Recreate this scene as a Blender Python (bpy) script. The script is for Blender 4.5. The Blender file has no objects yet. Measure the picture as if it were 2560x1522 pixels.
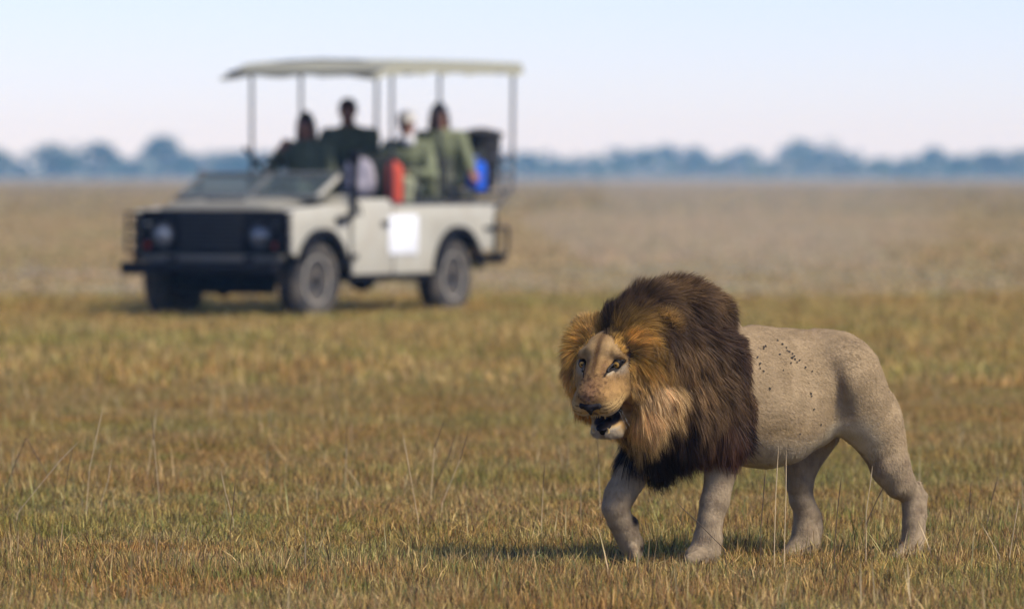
import bpy, bmesh, math, random
import numpy as np
from mathutils import Vector, Matrix

R = math.radians
scene = bpy.context.scene
rng = np.random.default_rng(7)
random.seed(7)

# ------------------------------------------------------------------ camera, sky, sun, exposure
FPX, HZ, CAMH = 14793.0, 430.0, 1.45          # focal length in photo pixels, horizon row, eye height
cam_d = bpy.data.cameras.new("camera")
cam = bpy.data.objects.new("camera", cam_d)
scene.collection.objects.link(cam)
cam_d.sensor_width = 36.0
cam_d.lens = 36.0 * FPX / 2560.0
PITCH = math.atan((761.0 - HZ) / FPX)
cam.location = (0, 0, CAMH)
cam.rotation_euler = (R(90) - PITCH, 0, 0)
cam_d.clip_start, cam_d.clip_end = 0.5, 30000
cam_d.dof.use_dof = True
cam_d.dof.focus_distance = 21.85
cam_d.dof.aperture_fstop = cam_d.lens / 66.0
scene.camera = cam

SUN_AZ = math.atan2(-0.55, 0.83)               # direction towards the sun in plan
SUN_EL = R(47)
world = bpy.data.worlds.new("World")
scene.world = world
world.use_nodes = True
wn = world.node_tree
bg = wn.nodes["Background"]
sky = wn.nodes.new("ShaderNodeTexSky")
sky.sky_type = 'NISHITA'
sky.sun_disc = False
sky.sun_elevation = SUN_EL
sky.sun_rotation = math.pi / 2 - SUN_AZ
sky.altitude = 1200
sky.air_density = 1.0
sky.dust_density = 0.4
sky.ozone_density = 6.0
wb = wn.nodes.new("ShaderNodeMix")              # white balance of the sky
wb.data_type, wb.blend_type = 'RGBA', 'MULTIPLY'
wb.inputs[0].default_value = 1.0
wb.inputs[7].default_value = (1.03, 0.935, 1.13, 1)
wn.links.new(sky.outputs[0], wb.inputs[6])
wn.links.new(wb.outputs[2], bg.inputs[0])
bg.inputs[1].default_value = 0.099

sun_d = bpy.data.lights.new("sun", 'SUN')
sun_d.energy = 3.4
sun_d.angle = R(14)
sun_d.color = (1.0, 0.93, 0.82)
sun = bpy.data.objects.new("sun", sun_d)
scene.collection.objects.link(sun)
sdir = Vector((math.cos(SUN_AZ) * math.cos(SUN_EL), math.sin(SUN_AZ) * math.cos(SUN_EL), math.sin(SUN_EL)))
sun.rotation_euler = sdir.to_track_quat('Z', 'Y').to_euler()

vs = scene.view_settings
vs.view_transform = 'Standard'
vs.look = 'None'
vs.exposure = 0.62
vs.gamma = 1.0
vs.use_curve_mapping = False
scene.render.engine = 'CYCLES'
cy = scene.cycles
cy.use_denoising = True
cy.max_bounces = 6
cy.diffuse_bounces = 3
cy.glossy_bounces = 2
cy.transmission_bounces = 4
cy.volume_bounces = 1
cy.transparent_max_bounces = 8
cy.caustics_reflective = False
cy.caustics_refractive = False
cy.sample_clamp_indirect = 4.0
cy.use_adaptive_sampling = True
cy.adaptive_threshold = 0.012


def ground_at(px, py):
    """ground point seen at a photo pixel (horizon row HZ, level camera approximation is exact enough)"""
    d = CAMH * FPX / (py - HZ)
    return ((px - 1280.0) / FPX * d, d)


def tag(o, label=None, cat=None, group=None, kind=None):
    if label: o["label"] = label
    if cat: o["category"] = cat
    if group: o["group"] = group
    if kind: o["kind"] = kind
    return o


def link(o, parent=None):
    scene.collection.objects.link(o)
    if parent is not None:
        o.parent = parent
    return o


def empty(name, loc=(0, 0, 0), rz=0.0, parent=None):
    o = bpy.data.objects.new(name, None)
    o.empty_display_size = 0.2
    o.location = loc
    o.rotation_euler = (0, 0, rz)
    return link(o, parent)


# ------------------------------------------------------------------ materials
def new_mat(name):
    m = bpy.data.materials.new(name)
    m.use_nodes = True
    nt = m.node_tree
    b = nt.nodes["Principled BSDF"]
    return m, nt, b


def N(nt, t, **kw):
    n = nt.nodes.new(t)
    for k, v in kw.items():
        setattr(n, k, v)
    return n


def mixcol(nt, fac, a, b, blend='MIX'):
    n = N(nt, "ShaderNodeMix", data_type='RGBA', blend_type=blend)
    for sock, val in ((n.inputs[0], fac), (n.inputs[6], a), (n.inputs[7], b)):
        if hasattr(val, "links"):
            nt.links.new(val, sock)
        elif isinstance(val, (int, float)):
            sock.default_value = val
        else:
            sock.default_value = (val[0], val[1], val[2], 1)
    return n.outputs[2]


def noise(nt, vec, scale, detail=3, rough=0.55):
    n = N(nt, "ShaderNodeTexNoise")
    n.inputs["Scale"].default_value = scale
    n.inputs["Detail"].default_value = detail
    n.inputs["Roughness"].default_value = rough
    if vec is not None:
        nt.links.new(vec, n.inputs["Vector"])
    return n.outputs[0]


def ramp(nt, val, lo, hi, a=0.0, b=1.0):
    n = N(nt, "ShaderNodeMapRange")
    nt.links.new(val, n.inputs[0])
    n.inputs[1].default_value, n.inputs[2].default_value = lo, hi
    n.inputs[3].default_value, n.inputs[4].default_value = a, b
    n.clamp = True
    return n.outputs[0]


def paint(name, col, rough=0.5, spec=0.4, dirt=0.25, dirtcol=(0.22, 0.17, 0.11), scale=6.0, metal=0.0, bump=0.0):
    m, nt, b = new_mat(name)
    tc = N(nt, "ShaderNodeTexCoord")
    n1 = noise(nt, tc.outputs["Object"], scale, 5, 0.6)
    f = ramp(nt, n1, 0.45, 0.75, 0.0, dirt)
    c = mixcol(nt, f, col, dirtcol)
    nt.links.new(c, b.inputs["Base Color"])
    b.inputs["Roughness"].default_value = rough
    b.inputs["Metallic"].default_value = metal
    b.inputs["Specular IOR Level"].default_value = spec
    if bump:
        bp = N(nt, "ShaderNodeBump")
        bp.inputs["Strength"].default_value = bump
        bp.inputs["Distance"].default_value = 0.01
        nt.links.new(noise(nt, tc.outputs["Object"], scale * 8, 4), bp.inputs["Height"])
        nt.links.new(bp.outputs[0], b.inputs["Normal"])
    return m


def fibre_mat(name, transl=0.35, rough=0.6, spec=0.25, tint=(1, 1, 1)):
    """hair, fur: colour from the strand's own pigment attribute, part of the light passes through"""
    m, nt, b = new_mat(name)
    out = nt.nodes["Material Output"]
    at = N(nt, "ShaderNodeAttribute", attribute_name="Col")
    b.inputs["Roughness"].default_value = rough
    b.inputs["Specular IOR Level"].default_value = spec
    nt.links.new(at.outputs["Color"], b.inputs["Base Color"])
    tr = N(nt, "ShaderNodeBsdfTranslucent")
    nt.links.new(mixcol(nt, 1.0, at.outputs["Color"], tint, 'MULTIPLY'), tr.inputs[0])
    mx = N(nt, "ShaderNodeMixShader")
    mx.inputs[0].default_value = transl
    nt.links.new(b.outputs[0], mx.inputs[1])
    nt.links.new(tr.outputs[0], mx.inputs[2])
    nt.links.new(mx.outputs[0], out.inputs[0])
    return m


def hide_mat(name, bump=0.5):
    m, nt, b = new_mat(name)
    at = N(nt, "ShaderNodeAttribute", attribute_name="Col")
    tc = N(nt, "ShaderNodeTexCoord")
    n1 = noise(nt, tc.outputs["Object"], 55, 5, 0.7)
    n2 = noise(nt, tc.outputs["Object"], 9, 4, 0.6)
    c = mixcol(nt, ramp(nt, n1, 0.3, 0.7, 0, 0.22), at.outputs["Color"], (0.62, 0.6, 0.58), 'MULTIPLY')
    c = mixcol(nt, ramp(nt, n2, 0.4, 0.7, 0, 0.25), c, (0.72, 0.68, 0.66), 'MULTIPLY')
    nt.links.new(c, b.inputs["Base Color"])
    b.inputs["Roughness"].default_value = 0.85
    b.inputs["Specular IOR Level"].default_value = 0.15
    bp = N(nt, "ShaderNodeBump")
    bp.inputs["Strength"].default_value = bump
    bp.inputs["Distance"].default_value = 0.006
    nt.links.new(noise(nt, tc.outputs["Object"], 120, 4), bp.inputs["Height"])
    nt.links.new(bp.outputs[0], b.inputs["Normal"])
    return m


def plain(name, col, rough=0.5, spec=0.5, **kw):
    m, nt, b = new_mat(name)
    b.inputs["Base Color"].default_value = (*col, 1)
    b.inputs["Roughness"].default_value = rough
    b.inputs["Specular IOR Level"].default_value = spec
    for k, v in kw.items():
        b.inputs[k].default_value = v
    return m


# ------------------------------------------------------------------ mesh helpers
def np_mesh(name, verts, faces, mat, parent=None, cols=None, smooth=True):
    """verts (n,3), faces: list of (m,k) index arrays"""
    me = bpy.data.meshes.new(name)
    verts = np.asarray(verts, np.float32)
    if not isinstance(faces, (list, tuple)):
        faces = [faces]
    faces = [np.asarray(f, np.int32) for f in faces if len(f)]
    me.vertices.add(len(verts))
    me.vertices.foreach_set("co", verts.ravel())
    nl = sum(f.size for f in faces)
    me.loops.add(nl)
    me.loops.foreach_set("vertex_index", np.concatenate([f.ravel() for f in faces]))
    npoly = sum(len(f) for f in faces)
    me.polygons.add(npoly)
    starts, tot, o = [], [], 0
    for f in faces:
        starts.append(o + np.arange(len(f)) * f.shape[1])
        o += f.size
    me.polygons.foreach_set("loop_start", np.concatenate(starts).astype(np.int32))
    if smooth:
        me.polygons.foreach_set("use_smooth", np.ones(npoly, bool))
    if cols is not None:
        a = me.attributes.new("Col", 'FLOAT_COLOR', 'POINT')
        c4 = np.ones((len(verts), 4), np.float32)
        c4[:, :3] = cols
        a.data.foreach_set("color", c4.ravel())
    me.update(calc_edges=True)
    me.materials.append(mat)
    o = bpy.data.objects.new(name, me)
    return link(o, parent)


def ribbons(name, nodes, side, width, cols, mat, parent=None, taper=(1.0, 0.9, 0.65, 0.0)):
    """nodes (n,K,3) strand points, side (n,3) unit width direction, width (n,), cols (n,K,3)"""
    n, K, _ = nodes.shape
    w = np.interp(np.linspace(0, 1, K), np.linspace(0, 1, len(taper)), taper)
    per = 2 * (K - 1) + 1
    V = np.zeros((n, per, 3), np.float32)
    C = np.zeros((n, per, 3), np.float32)
    for k in range(K - 1):
        off = side * (width * w[k] * 0.5)[:, None]
        V[:, 2 * k] = nodes[:, k] - off
        V[:, 2 * k + 1] = nodes[:, k] + off
        C[:, 2 * k] = C[:, 2 * k + 1] = cols[:, k]
    V[:, -1] = nodes[:, -1]
    C[:, -1] = cols[:, -1]
    base = (np.arange(n) * per)[:, None]
    quads = [base + np.array([[2 * k, 2 * k + 1, 2 * k + 3, 2 * k + 2]]) for k in range(K - 2)]
    tris = base + np.array([[2 * (K - 2), 2 * (K - 2) + 1, per - 1]])
    faces = ([np.concatenate(quads)] if quads else []) + [tris]
    return np_mesh(name, V.reshape(-1, 3), faces, mat, parent, C.reshape(-1, 3), smooth=False)


def unit(v):
    return v / np.maximum(np.linalg.norm(v, axis=-1, keepdims=True), 1e-9)


def srgb(r, g, b):
    c = np.array([r, g, b], float) / 255.0
    return np.where(c <= 0.04045, c / 12.92, ((c + 0.055) / 1.055) ** 2.4)


# smooth value noise for numpy (trilinear over a hashed lattice)
_lat = np.random.default_rng(3).random((32, 32, 32)).astype(np.float32)


def vnoise(p, scale):
    q = np.asarray(p) * scale
    i = np.floor(q).astype(int)
    f = q - i
    f = f * f * (3 - 2 * f)
    r = 0
    for a in (0, 1):
        for b in (0, 1):
            for c in (0, 1):
                wgt = (f[:, 0] if a else 1 - f[:, 0]) * (f[:, 1] if b else 1 - f[:, 1]) * (f[:, 2] if c else 1 - f[:, 2])
                r = r + wgt * _lat[(i[:, 0] + a) % 32, (i[:, 1] + b) % 32, (i[:, 2] + c) % 32]
    return r


class Field:
    """a solid described by blended capsules and ellipsoids, turned into one continuous skin"""

    def __init__(self, lo, hi, h):
        self.lo, self.h = np.array(lo, float), h
        self.n = (np.ceil((np.array(hi) - self.lo) / h).astype(int) + 1)
        self.F = np.full(self.n, 0.5, np.float32)

    def block(self, lo, hi):
        a = np.maximum(np.floor((lo - self.lo) / self.h).astype(int), 0)
        b = np.minimum(np.ceil((hi - self.lo) / self.h).astype(int) + 1, self.n)
        if np.any(b <= a):
            return None, None
        ax = [(self.lo[i] + self.h * np.arange(a[i], b[i])).astype(np.float32) for i in range(3)]
        return tuple(slice(a[i], b[i]) for i in range(3)), np.meshgrid(*ax, indexing='ij', sparse=True)

    def put(self, sl, d, k, cut=False):
        A = self.F[sl]
        if cut:
            hh = np.maximum(k - np.abs(A + d), 0) / k
            self.F[sl] = np.maximum(A, -d) + hh * hh * k * 0.25
        else:
            hh = np.maximum(k - np.abs(A - d), 0) / k
            self.F[sl] = np.minimum(A, d) - hh * hh * k * 0.25

    def cone(self, a, ra, b, rb, k=0.03, ky=1.0, cut=False):
        a, b = np.array(a, float), np.array(b, float)
        m = max(ra, rb) + k + 0.02
        sl, g = self.block(np.minimum(a, b) - m, np.maximum(a, b) + m)
        if sl is None: return
        ba = b - a
        L = max(float(ba @ ba), 1e-9)
        t = np.clip(((g[0] - a[0]) * ba[0] + (g[1] - a[1]) * ba[1] + (g[2] - a[2]) * ba[2]) / L, 0, 1)
        d = np.sqrt((g[0] - a[0] - t * ba[0]) ** 2 + (ky * (g[1] - a[1] - t * ba[1])) ** 2 + (g[2] - a[2] - t * ba[2]) ** 2) - (ra + (rb - ra) * t)
        self.put(sl, d, k, cut)

    def chain(self, pts, k=0.03, ky=1.0):
        """a limb: its own segments join hard, the whole blends with what is there"""
        P = np.array([p for p, _ in pts], float)
        m = max(r for _, r in pts) + k + 0.02
        sl, g = self.block(P.min(0) - m, P.max(0) + m)
        if sl is None: return
        best = None
        for (a, ra), (b, rb) in zip(pts[:-1], pts[1:]):
            a, b = np.array(a, float), np.array(b, float)
            ba = b - a
            t = np.clip(((g[0] - a[0]) * ba[0] + (g[1] - a[1]) * ba[1] + (g[2] - a[2]) * ba[2]) / max(float(ba @ ba), 1e-9), 0, 1)
            d = np.sqrt((g[0] - a[0] - t * ba[0]) ** 2 + (ky * (g[1] - a[1] - t * ba[1])) ** 2 + (g[2] - a[2] - t * ba[2]) ** 2) - (ra + (rb - ra) * t)
            if best is None:
                best = d
            else:
                hh = np.maximum(0.012 - np.abs(best - d), 0) / 0.012
                best = np.minimum(best, d) - hh * hh * 0.003
        self.put(sl, best, k)

    def ell(self, c, rad, k=0.03, M=None, cut=False):
        c, rad = np.array(c, float), np.array(rad, float)
        m = rad.max() + k + 0.02
        sl, g = self.block(c - m, c + m)
        if sl is None: return
        x, y, z = g[0] - c[0], g[1] - c[1], g[2] - c[2]
        if M is not None:
            M = np.array(M)
            x, y, z = (M[0, i] * x + M[1, i] * y + M[2, i] * z for i in range(3))
        x, y, z = x / rad[0], y / rad[1], z / rad[2]
        k0 = np.sqrt(x * x + y * y + z * z)
        k1 = np.sqrt((x / rad[0]) ** 2 + (y / rad[1]) ** 2 + (z / rad[2]) ** 2)
        self.put(sl, k0 * (k0 - 1) / np.maximum(k1, 1e-6), k, cut)

    def skin(self):
        F, h = self.F, self.h
        s = F < 0
        cnt = np.zeros(tuple(np.array(F.shape) - 1), np.int8)
        for a in (0, 1):
            for b in (0, 1):
                for c in (0, 1):
                    cnt += s[a:F.shape[0] - 1 + a, b:F.shape[1] - 1 + b, c:F.shape[2] - 1 + c]
        mask = (cnt > 0) & (cnt < 8)
        idx = np.argwhere(mask)
        vid = np.full(mask.shape, -1, np.int32)
        vid[mask] = np.arange(len(idx))
        pos = np.zeros((len(idx), 3))
        num = np.zeros(len(idx))
        cor = [np.array(c) for c in np.ndindex(2, 2, 2)]
        for ca in cor:
            for ax in range(3):
                if ca[ax]: continue
                cb = ca.copy(); cb[ax] = 1
                fa = F[tuple((idx + ca).T)]; fb = F[tuple((idx + cb).T)]
                x = (fa < 0) != (fb < 0)
                t = np.where(x, fa / np.where(x, fa - fb, 1), 0)
                p = ca + t[:, None] * (cb - ca)
                pos += p * x[:, None]
                num += x
        V = self.lo + h * (idx + pos / num[:, None])
        quads = []
        for ax in range(3):
            u, v = (ax + 1) % 3, (ax + 2) % 3
            sh = [slice(None)] * 3; sh2 = [slice(None)] * 3
            sh[ax] = slice(0, -1); sh2[ax] = slice(1, None)
            e = s[tuple(sh)] != s[tuple(sh2)]
            E = np.argwhere(e)
            E = E[(E[:, u] > 0) & (E[:, v] > 0) & (E[:, u] < F.shape[u] - 1) & (E[:, v] < F.shape[v] - 1)]
            ins = s[tuple(E.T)]
            q = []
            for du, dv in ((1, 1), (0, 1), (0, 0), (1, 0)):
                c = E.copy(); c[:, u] -= du; c[:, v] -= dv
                q.append(vid[tuple(c.T)])
            q = np.stack(q, 1)
            q[~ins] = q[~ins][:, ::-1]
            quads.append(q)
        Q = np.concatenate(quads)
        return V, Q

    def grad(self, P):
        """outward unit normal of the solid at points on its skin"""
        q = np.clip((P - self.lo) / self.h, 1.01, self.n - 2.01)
        out = np.zeros_like(P)

        def samp(q):
            i = np.floor(q).astype(int); f = q - i
            r = 0
            for c in np.ndindex(2, 2, 2):
                w = np.prod(np.where(np.array(c), f, 1 - f), axis=1)
                r = r + w * self.F[tuple(np.clip(i + c, 0, self.n - 1).T)]
            return r
        for ax in range(3):
            d = np.zeros(3); d[ax] = 1.0
            out[:, ax] = samp(np.clip(q + d, 0, self.n - 1.001)) - samp(np.clip(q - d, 0, self.n - 1.001))
        return unit(out)


def smooth_mesh(V, Q, it=2, lam=0.5):
    e = np.concatenate([Q[:, [0, 1]], Q[:, [1, 2]], Q[:, [2, 3]], Q[:, [3, 0]]])
    deg = np.bincount(e.ravel(), minlength=len(V)).astype(float)
    for _ in range(it):
        acc = np.zeros_like(V)
        for ax in range(3):
            acc[:, ax] = np.bincount(e[:, 0], V[e[:, 1], ax], len(V)) + np.bincount(e[:, 1], V[e[:, 0], ax], len(V))
        V = V + lam * (acc / np.maximum(deg, 1)[:, None] - V)
    return V


def sample_quads(V, Q, n, weight=None, gen=rng):
    a, b, c, d = (V[Q[:, i]] for i in range(4))
    ar = np.linalg.norm(np.cross(c - a, d - b), axis=1)
    if weight is not None:
        ar = ar * weight
    pick = gen.choice(len(Q), n, p=ar / ar.sum())
    u, v = gen.random((n, 1)), gen.random((n, 1))
    P = (a[pick] * (1 - u) + b[pick] * u) * (1 - v) + (d[pick] * (1 - u) + c[pick] * u) * v
    return P, pick


# ------------------------------------------------------------------ ground
def ground_mat():
    m, nt, b = new_mat("dry_plain")
    g = N(nt, "ShaderNodeNewGeometry")
    pos = g.outputs["Position"]
    big = noise(nt, pos, 0.035, 4, 0.6)
    mid = noise(nt, pos, 0.35, 4, 0.6)
    fine = noise(nt, pos, 9.0, 5, 0.7)
    sep = N(nt, "ShaderNodeSeparateXYZ")
    nt.links.new(pos, sep.inputs[0])
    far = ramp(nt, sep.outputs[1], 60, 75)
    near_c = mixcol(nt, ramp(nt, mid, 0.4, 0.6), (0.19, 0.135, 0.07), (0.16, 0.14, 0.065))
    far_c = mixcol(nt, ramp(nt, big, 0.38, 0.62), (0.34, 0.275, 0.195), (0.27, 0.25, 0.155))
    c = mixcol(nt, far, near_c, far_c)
    c = mixcol(nt, ramp(nt, fine, 0.3, 0.7, 0, 0.6), c, (0.5, 0.48, 0.45), 'MULTIPLY')
    nt.links.new(c, b.inputs["Base Color"])
    b.inputs["Roughness"].default_value = 1.0
    b.inputs["Specular IOR Level"].default_value = 0.0
    bp = N(nt, "ShaderNodeBump")
    bp.inputs["Strength"].default_value = 0.6
    bp.inputs["Distance"].default_value = 0.05
    nt.links.new(fine, bp.inputs["Height"])
    nt.links.new(bp.outputs[0], b.inputs["Normal"])
    return m


gy = np.concatenate([[-60, 0], np.geomspace(8, 20000, 60)])
gx = np.concatenate([-np.geomspace(4, 12000, 24)[::-1], [0], np.geomspace(4, 12000, 24)])
GX, GY = np.meshgrid(gx, gy, indexing='ij')
gv = np.stack([GX.ravel(), GY.ravel(), np.zeros(GX.size)], 1)
ii = np.arange(GX.size).reshape(GX.shape)
gq = np.stack([ii[:-1, :-1].ravel(), ii[1:, :-1].ravel(), ii[1:, 1:].ravel(), ii[:-1, 1:].ravel()], 1)
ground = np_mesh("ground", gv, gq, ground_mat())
tag(ground, "dry open grassland plain running flat to the far trees", "ground", kind="structure")


# ------------------------------------------------------------------ grass
def grass_mat(name, gain=1.0):
    m, nt, b = new_mat(name)
    out = nt.nodes["Material Output"]
    g = N(nt, "ShaderNodeNewGeometry")
    pos = g.outputs["Position"]
    at = N(nt, "ShaderNodeAttribute", attribute_name="Col")
    n1 = noise(nt, pos, 0.9, 4, 0.6)
    n2 = noise(nt, pos, 0.28, 3, 0.6)
    n3 = noise(nt, pos, 2.6, 3, 0.6)
    rust = mixcol(nt, 1.0, at.outputs["Color"], (0.94, 0.77, 0.58), 'MULTIPLY')
    green = mixcol(nt, 1.0, at.outputs["Color"], (0.66, 0.90, 0.56), 'MULTIPLY')
    c = mixcol(nt, ramp(nt, n1, 0.42, 0.62, 0, 0.85), at.outputs["Color"], rust)
    c = mixcol(nt, ramp(nt, n3, 0.52, 0.68, 0, 0.85), c, green)
    c = mixcol(nt, ramp(nt, n2, 0.5, 0.66, 0, 0.5), c, green)
    nt.links.new(c, b.inputs["Base Color"])
    b.inputs["Roughness"].default_value = 0.6
    b.inputs["Specular IOR Level"].default_value = 0.25
    tr = N(nt, "ShaderNodeBsdfTranslucent")
    nt.links.new(c, tr.inputs[0])
    mx = N(nt, "ShaderNodeMixShader")
    mx.inputs[0].default_value = 0.4
    nt.links.new(b.outputs[0], mx.inputs[1])
    nt.links.new(tr.outputs[0], mx.inputs[2])
    nt.links.new(mx.outputs[0], out.inputs[0])
    return m


GRASS = grass_mat("dry_grass")
straw = np.array([0.70, 0.52, 0.27])
gold = np.array([0.50, 0.345, 0.135])
rustc = np.array([0.33, 0.20, 0.10])
dark = np.array([0.10, 0.068, 0.04])
olive = np.array([0.31, 0.27, 0.10])
leafg = np.array([0.17, 0.20, 0.08])
PAL = np.array([straw, gold, rustc, dark, olive, leafg]) * np.array([1.06, 1.0, 0.80])


def blades(name, n, half, hmin, hmax, width, seed, pal=(0.13, 0.27, 0.25, 0.13, 0.13, 0.09), lean=0.5, K=4, tint=(1, 1, 1)):
    r = np.random.default_rng(seed)
    # tussocky: blades gather round clump centres
    nc = max(4, n // 14)
    cc = r.uniform(-half, half, (nc, 2))
    ch = r.uniform(0.65, 1.15, nc)
    which = r.integers(0, nc, n)
    loose = r.random(n) < 0.35
    xy = np.where(loose[:, None], r.uniform(-half, half, (n, 2)), cc[which] + r.normal(0, half * 0.075, (n, 2)))
    hgt = r.uniform(hmin, hmax, n) * np.where(loose, r.uniform(0.5, 0.9, n), ch[which])
    az = r.uniform(0, 2 * np.pi, n)
    out = np.stack([np.cos(az), np.sin(az)], 1) * (r.gamma(1.5, lean * 0.5, n) * hgt)[:, None]
    out += np.stack([0.10 * hgt, 0 * hgt], 1)
    t = np.linspace(0, 1, K)
    nodes = np.zeros((n, K, 3))
    bend = r.uniform(0.9, 2.4, n)
    for k in range(K):
        f = t[k] ** bend
        nodes[:, k, :2] = xy + out * f[:, None]
        nodes[:, k, 2] = hgt * t[k] * (1 - 0.18 * t[k] * np.minimum(np.linalg.norm(out, axis=1) / hgt, 1.6)) - 0.004
    th = az + r.uniform(0.6, 2.5, n)
    side = np.stack([np.cos(th), np.sin(th), np.zeros(n)], 1)
    col = PAL[r.choice(len(PAL), n, p=np.array(pal) / sum(pal))] * r.uniform(0.7, 1.35, (n, 1)) * np.array(tint)
    cols = np.repeat(col[:, None], K, 1)
    tip = (r.random(n) < 0.5)[:, None]
    cols[:, -1] = np.where(tip, cols[:, -1] * 1.25, cols[:, -1])
    return nodes, side, r.uniform(0.7, 1.3, n) * width, cols


def stems(n, half, hmin, hmax, width, seed, K=5):
    r = np.random.default_rng(seed)
    xy = r.uniform(-half, half, (n, 2))
    hgt = r.uniform(hmin, hmax, n)
    az = r.uniform(0, 2 * np.pi, n)
    out = np.stack([np.cos(az), np.sin(az)], 1) * (r.uniform(0.02, 0.38, n) * hgt)[:, None]
    nodes = np.zeros((n, K, 3))
    for k in range(K):
        t = k / (K - 1)
        nodes[:, k, :2] = xy + out * (t ** 1.4)
        nodes[:, k, 2] = hgt * t - 0.004
    side = np.stack([np.cos(az + 1.2), np.sin(az + 1.2), np.zeros(n)], 1)
    col = np.where(r.random((n, 1)) < 0.6, straw * 1.15, np.where(r.random((n, 1)) < 0.5, dark * 1.3, gold))
    cols = np.repeat(col[:, None], K, 1)
    sw = (r.random(n) < 0.4)
    cols[sw, :2] = dark * 1.2
    cols[~sw, -2:] = cols[~sw, -2:] * 0.7
    return nodes, side, np.full(n, width), cols


def tuft_coll(name, specs):
    c = bpy.data.collections.new(name)
    for i, parts in enumerate(specs):
        Vs = [np.concatenate([p[j] for p in parts]) if j != 0 and False else None for j in range(4)]
        objs = []
        for q, (nodes, side, width, cols) in enumerate(parts):
            o = ribbons("grass_tuft", nodes, side, width, cols, GRASS, taper=(1, 1, 0.8, 0.45))
            objs.append(o)
        base = objs[0]
        if len(objs) > 1:
            bm = bmesh.new()
            for o in objs:
                bm.from_mesh(o.data)
            bm.to_mesh(base.data)
            bm.free()
        for o in objs:
            scene.collection.objects.unlink(o)
        for o in objs[1:]:
            bpy.data.objects.remove(o)
        base.name = f"{name}_{i:02d}"
        c.objects.link(base)
    return c


def scatter(name, pts, rots, scl, idx, coll, label):
    me = bpy.data.meshes.new(name)
    me.from_pydata(pts.tolist(), [], [])
    a = me.attributes.new("idx", 'INT', 'POINT'); a.data.foreach_set("value", idx.astype(np.int32))
    a = me.attributes.new("scl", 'FLOAT_VECTOR', 'POINT'); a.data.foreach_set("vector", scl.astype(np.float32).ravel())
    a = me.attributes.new("rot", 'FLOAT_VECTOR', 'POINT')
    rv = np.zeros((len(pts), 3), np.float32); rv[:, 2] = rots
    a.data.foreach_set("vector", rv.ravel())
    me.materials.append(GRASS)
    o = link(bpy.data.objects.new(name, me))
    ng = bpy.data.node_groups.new(name + "_scatter", 'GeometryNodeTree')
    ng.interface.new_socket("Geometry", in_out='INPUT', socket_type='NodeSocketGeometry')
    ng.interface.new_socket("Geometry", in_out='OUTPUT', socket_type='NodeSocketGeometry')
    gi = ng.nodes.new("NodeGroupInput"); go = ng.nodes.new("NodeGroupOutput")
    ip = ng.nodes.new("GeometryNodeInstanceOnPoints")
    ci = ng.nodes.new("GeometryNodeCollectionInfo")
    ci.inputs[0].default_value = coll
    ci.inputs[1].default_value = True
    ci.inputs[2].default_value = True
    na = ng.nodes.new("GeometryNodeInputNamedAttribute"); na.data_type = 'INT'; na.inputs[0].default_value = "idx"
    nr = ng.nodes.new("GeometryNodeInputNamedAttribute"); nr.data_type = 'FLOAT_VECTOR'; nr.inputs[0].default_value = "rot"
    ns = ng.nodes.new("GeometryNodeInputNamedAttribute"); ns.data_type = 'FLOAT_VECTOR'; ns.inputs[0].default_value = "scl"
    L = ng.links.new
    L(gi.outputs[0], ip.inputs["Points"])
    L(ci.outputs[0], ip.inputs["Instance"])
    ip.inputs["Pick Instance"].default_value = True
    L(na.outputs[0], ip.inputs["Instance Index"])
    L(nr.outputs[0], ip.inputs["Rotation"])
    L(ns.outputs[0], ip.inputs["Scale"])
    L(ip.outputs[0], go.inputs[0])
    md = o.modifiers.new("scatter", 'NODES')
    md.node_group = ng
    tag(o, label, "grass", kind="stuff")
    return o


def wedge(y0, y1, step, margin, jit=0.5):
    """jittered points over the strip of plain in front of the camera, with room to either side"""
    P = []
    y = y0
    while y < y1:
        w = y * 0.0866 * 1.05 + margin
        x = np.arange(-w, w, step)
        P.append(np.stack([x + rng.uniform(-jit, jit, len(x)) * step, y + rng.uniform(-jit, jit, len(x)) * step, np.zeros(len(x))], 1))
        y += step
    return np.concatenate(P)


NEAR_T = tuft_coll("near_tuft", [[blades("b", 330, 0.22, 0.035, 0.105, 0.0034, 100 + i)] for i in range(9)]
                   + [[blades("b", 240, 0.20, 0.04, 0.10, 0.0034, 130 + i), stems(3 + i % 2, 0.2, 0.14, 0.30, 0.0045, 140 + i)] for i in range(4)])
pts = wedge(16.0, 40.0, 0.27, 2.6)
hn = vnoise(pts, 0.8)
sc = np.stack([np.ones(len(pts))] * 3, 1) * rng.uniform(0.8, 1.2, (len(pts), 1))
sc[:, 2] *= (0.42 + 0.72 * hn)
sc[:, 2] *= 1 - 0.45 * np.exp(-((pts[:, 0] - 1.0) / 0.75) ** 4 - ((pts[:, 1] - 21.55) / 0.75) ** 4)     # cropped short where the lion walks
pick = np.where(rng.random(len(pts)) < 0.085 + 0.10 * (pts[:, 0] < -0.6), rng.integers(9, 13, len(pts)), rng.integers(0, 9, len(pts)))
scatter("grass", pts, rng.uniform(0, 6.28, len(pts)), sc, pick, NEAR_T, "dry brown and green grass round the lion")

MID_T = tuft_coll("mid_tuft", [[blades("b", 420, 0.62, 0.06, 0.15, 0.011, 200 + i, pal=(0.25, 0.3, 0.12, 0.05, 0.2, 0.08))] for i in range(6)])
pts = wedge(40.0, 66.0, 0.62, 6.0)
sc = np.stack([np.ones(len(pts))] * 3, 1) * rng.uniform(0.8, 1.2, (len(pts), 1))
sc[:, 2] *= 0.6 + 0.9 * vnoise(pts, 0.35)
scatter("grass", pts, rng.uniform(0, 6.28, len(pts)), sc, rng.integers(0, 6, len(pts)), MID_T, "golden blurred grass in front of and around the vehicle")

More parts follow.
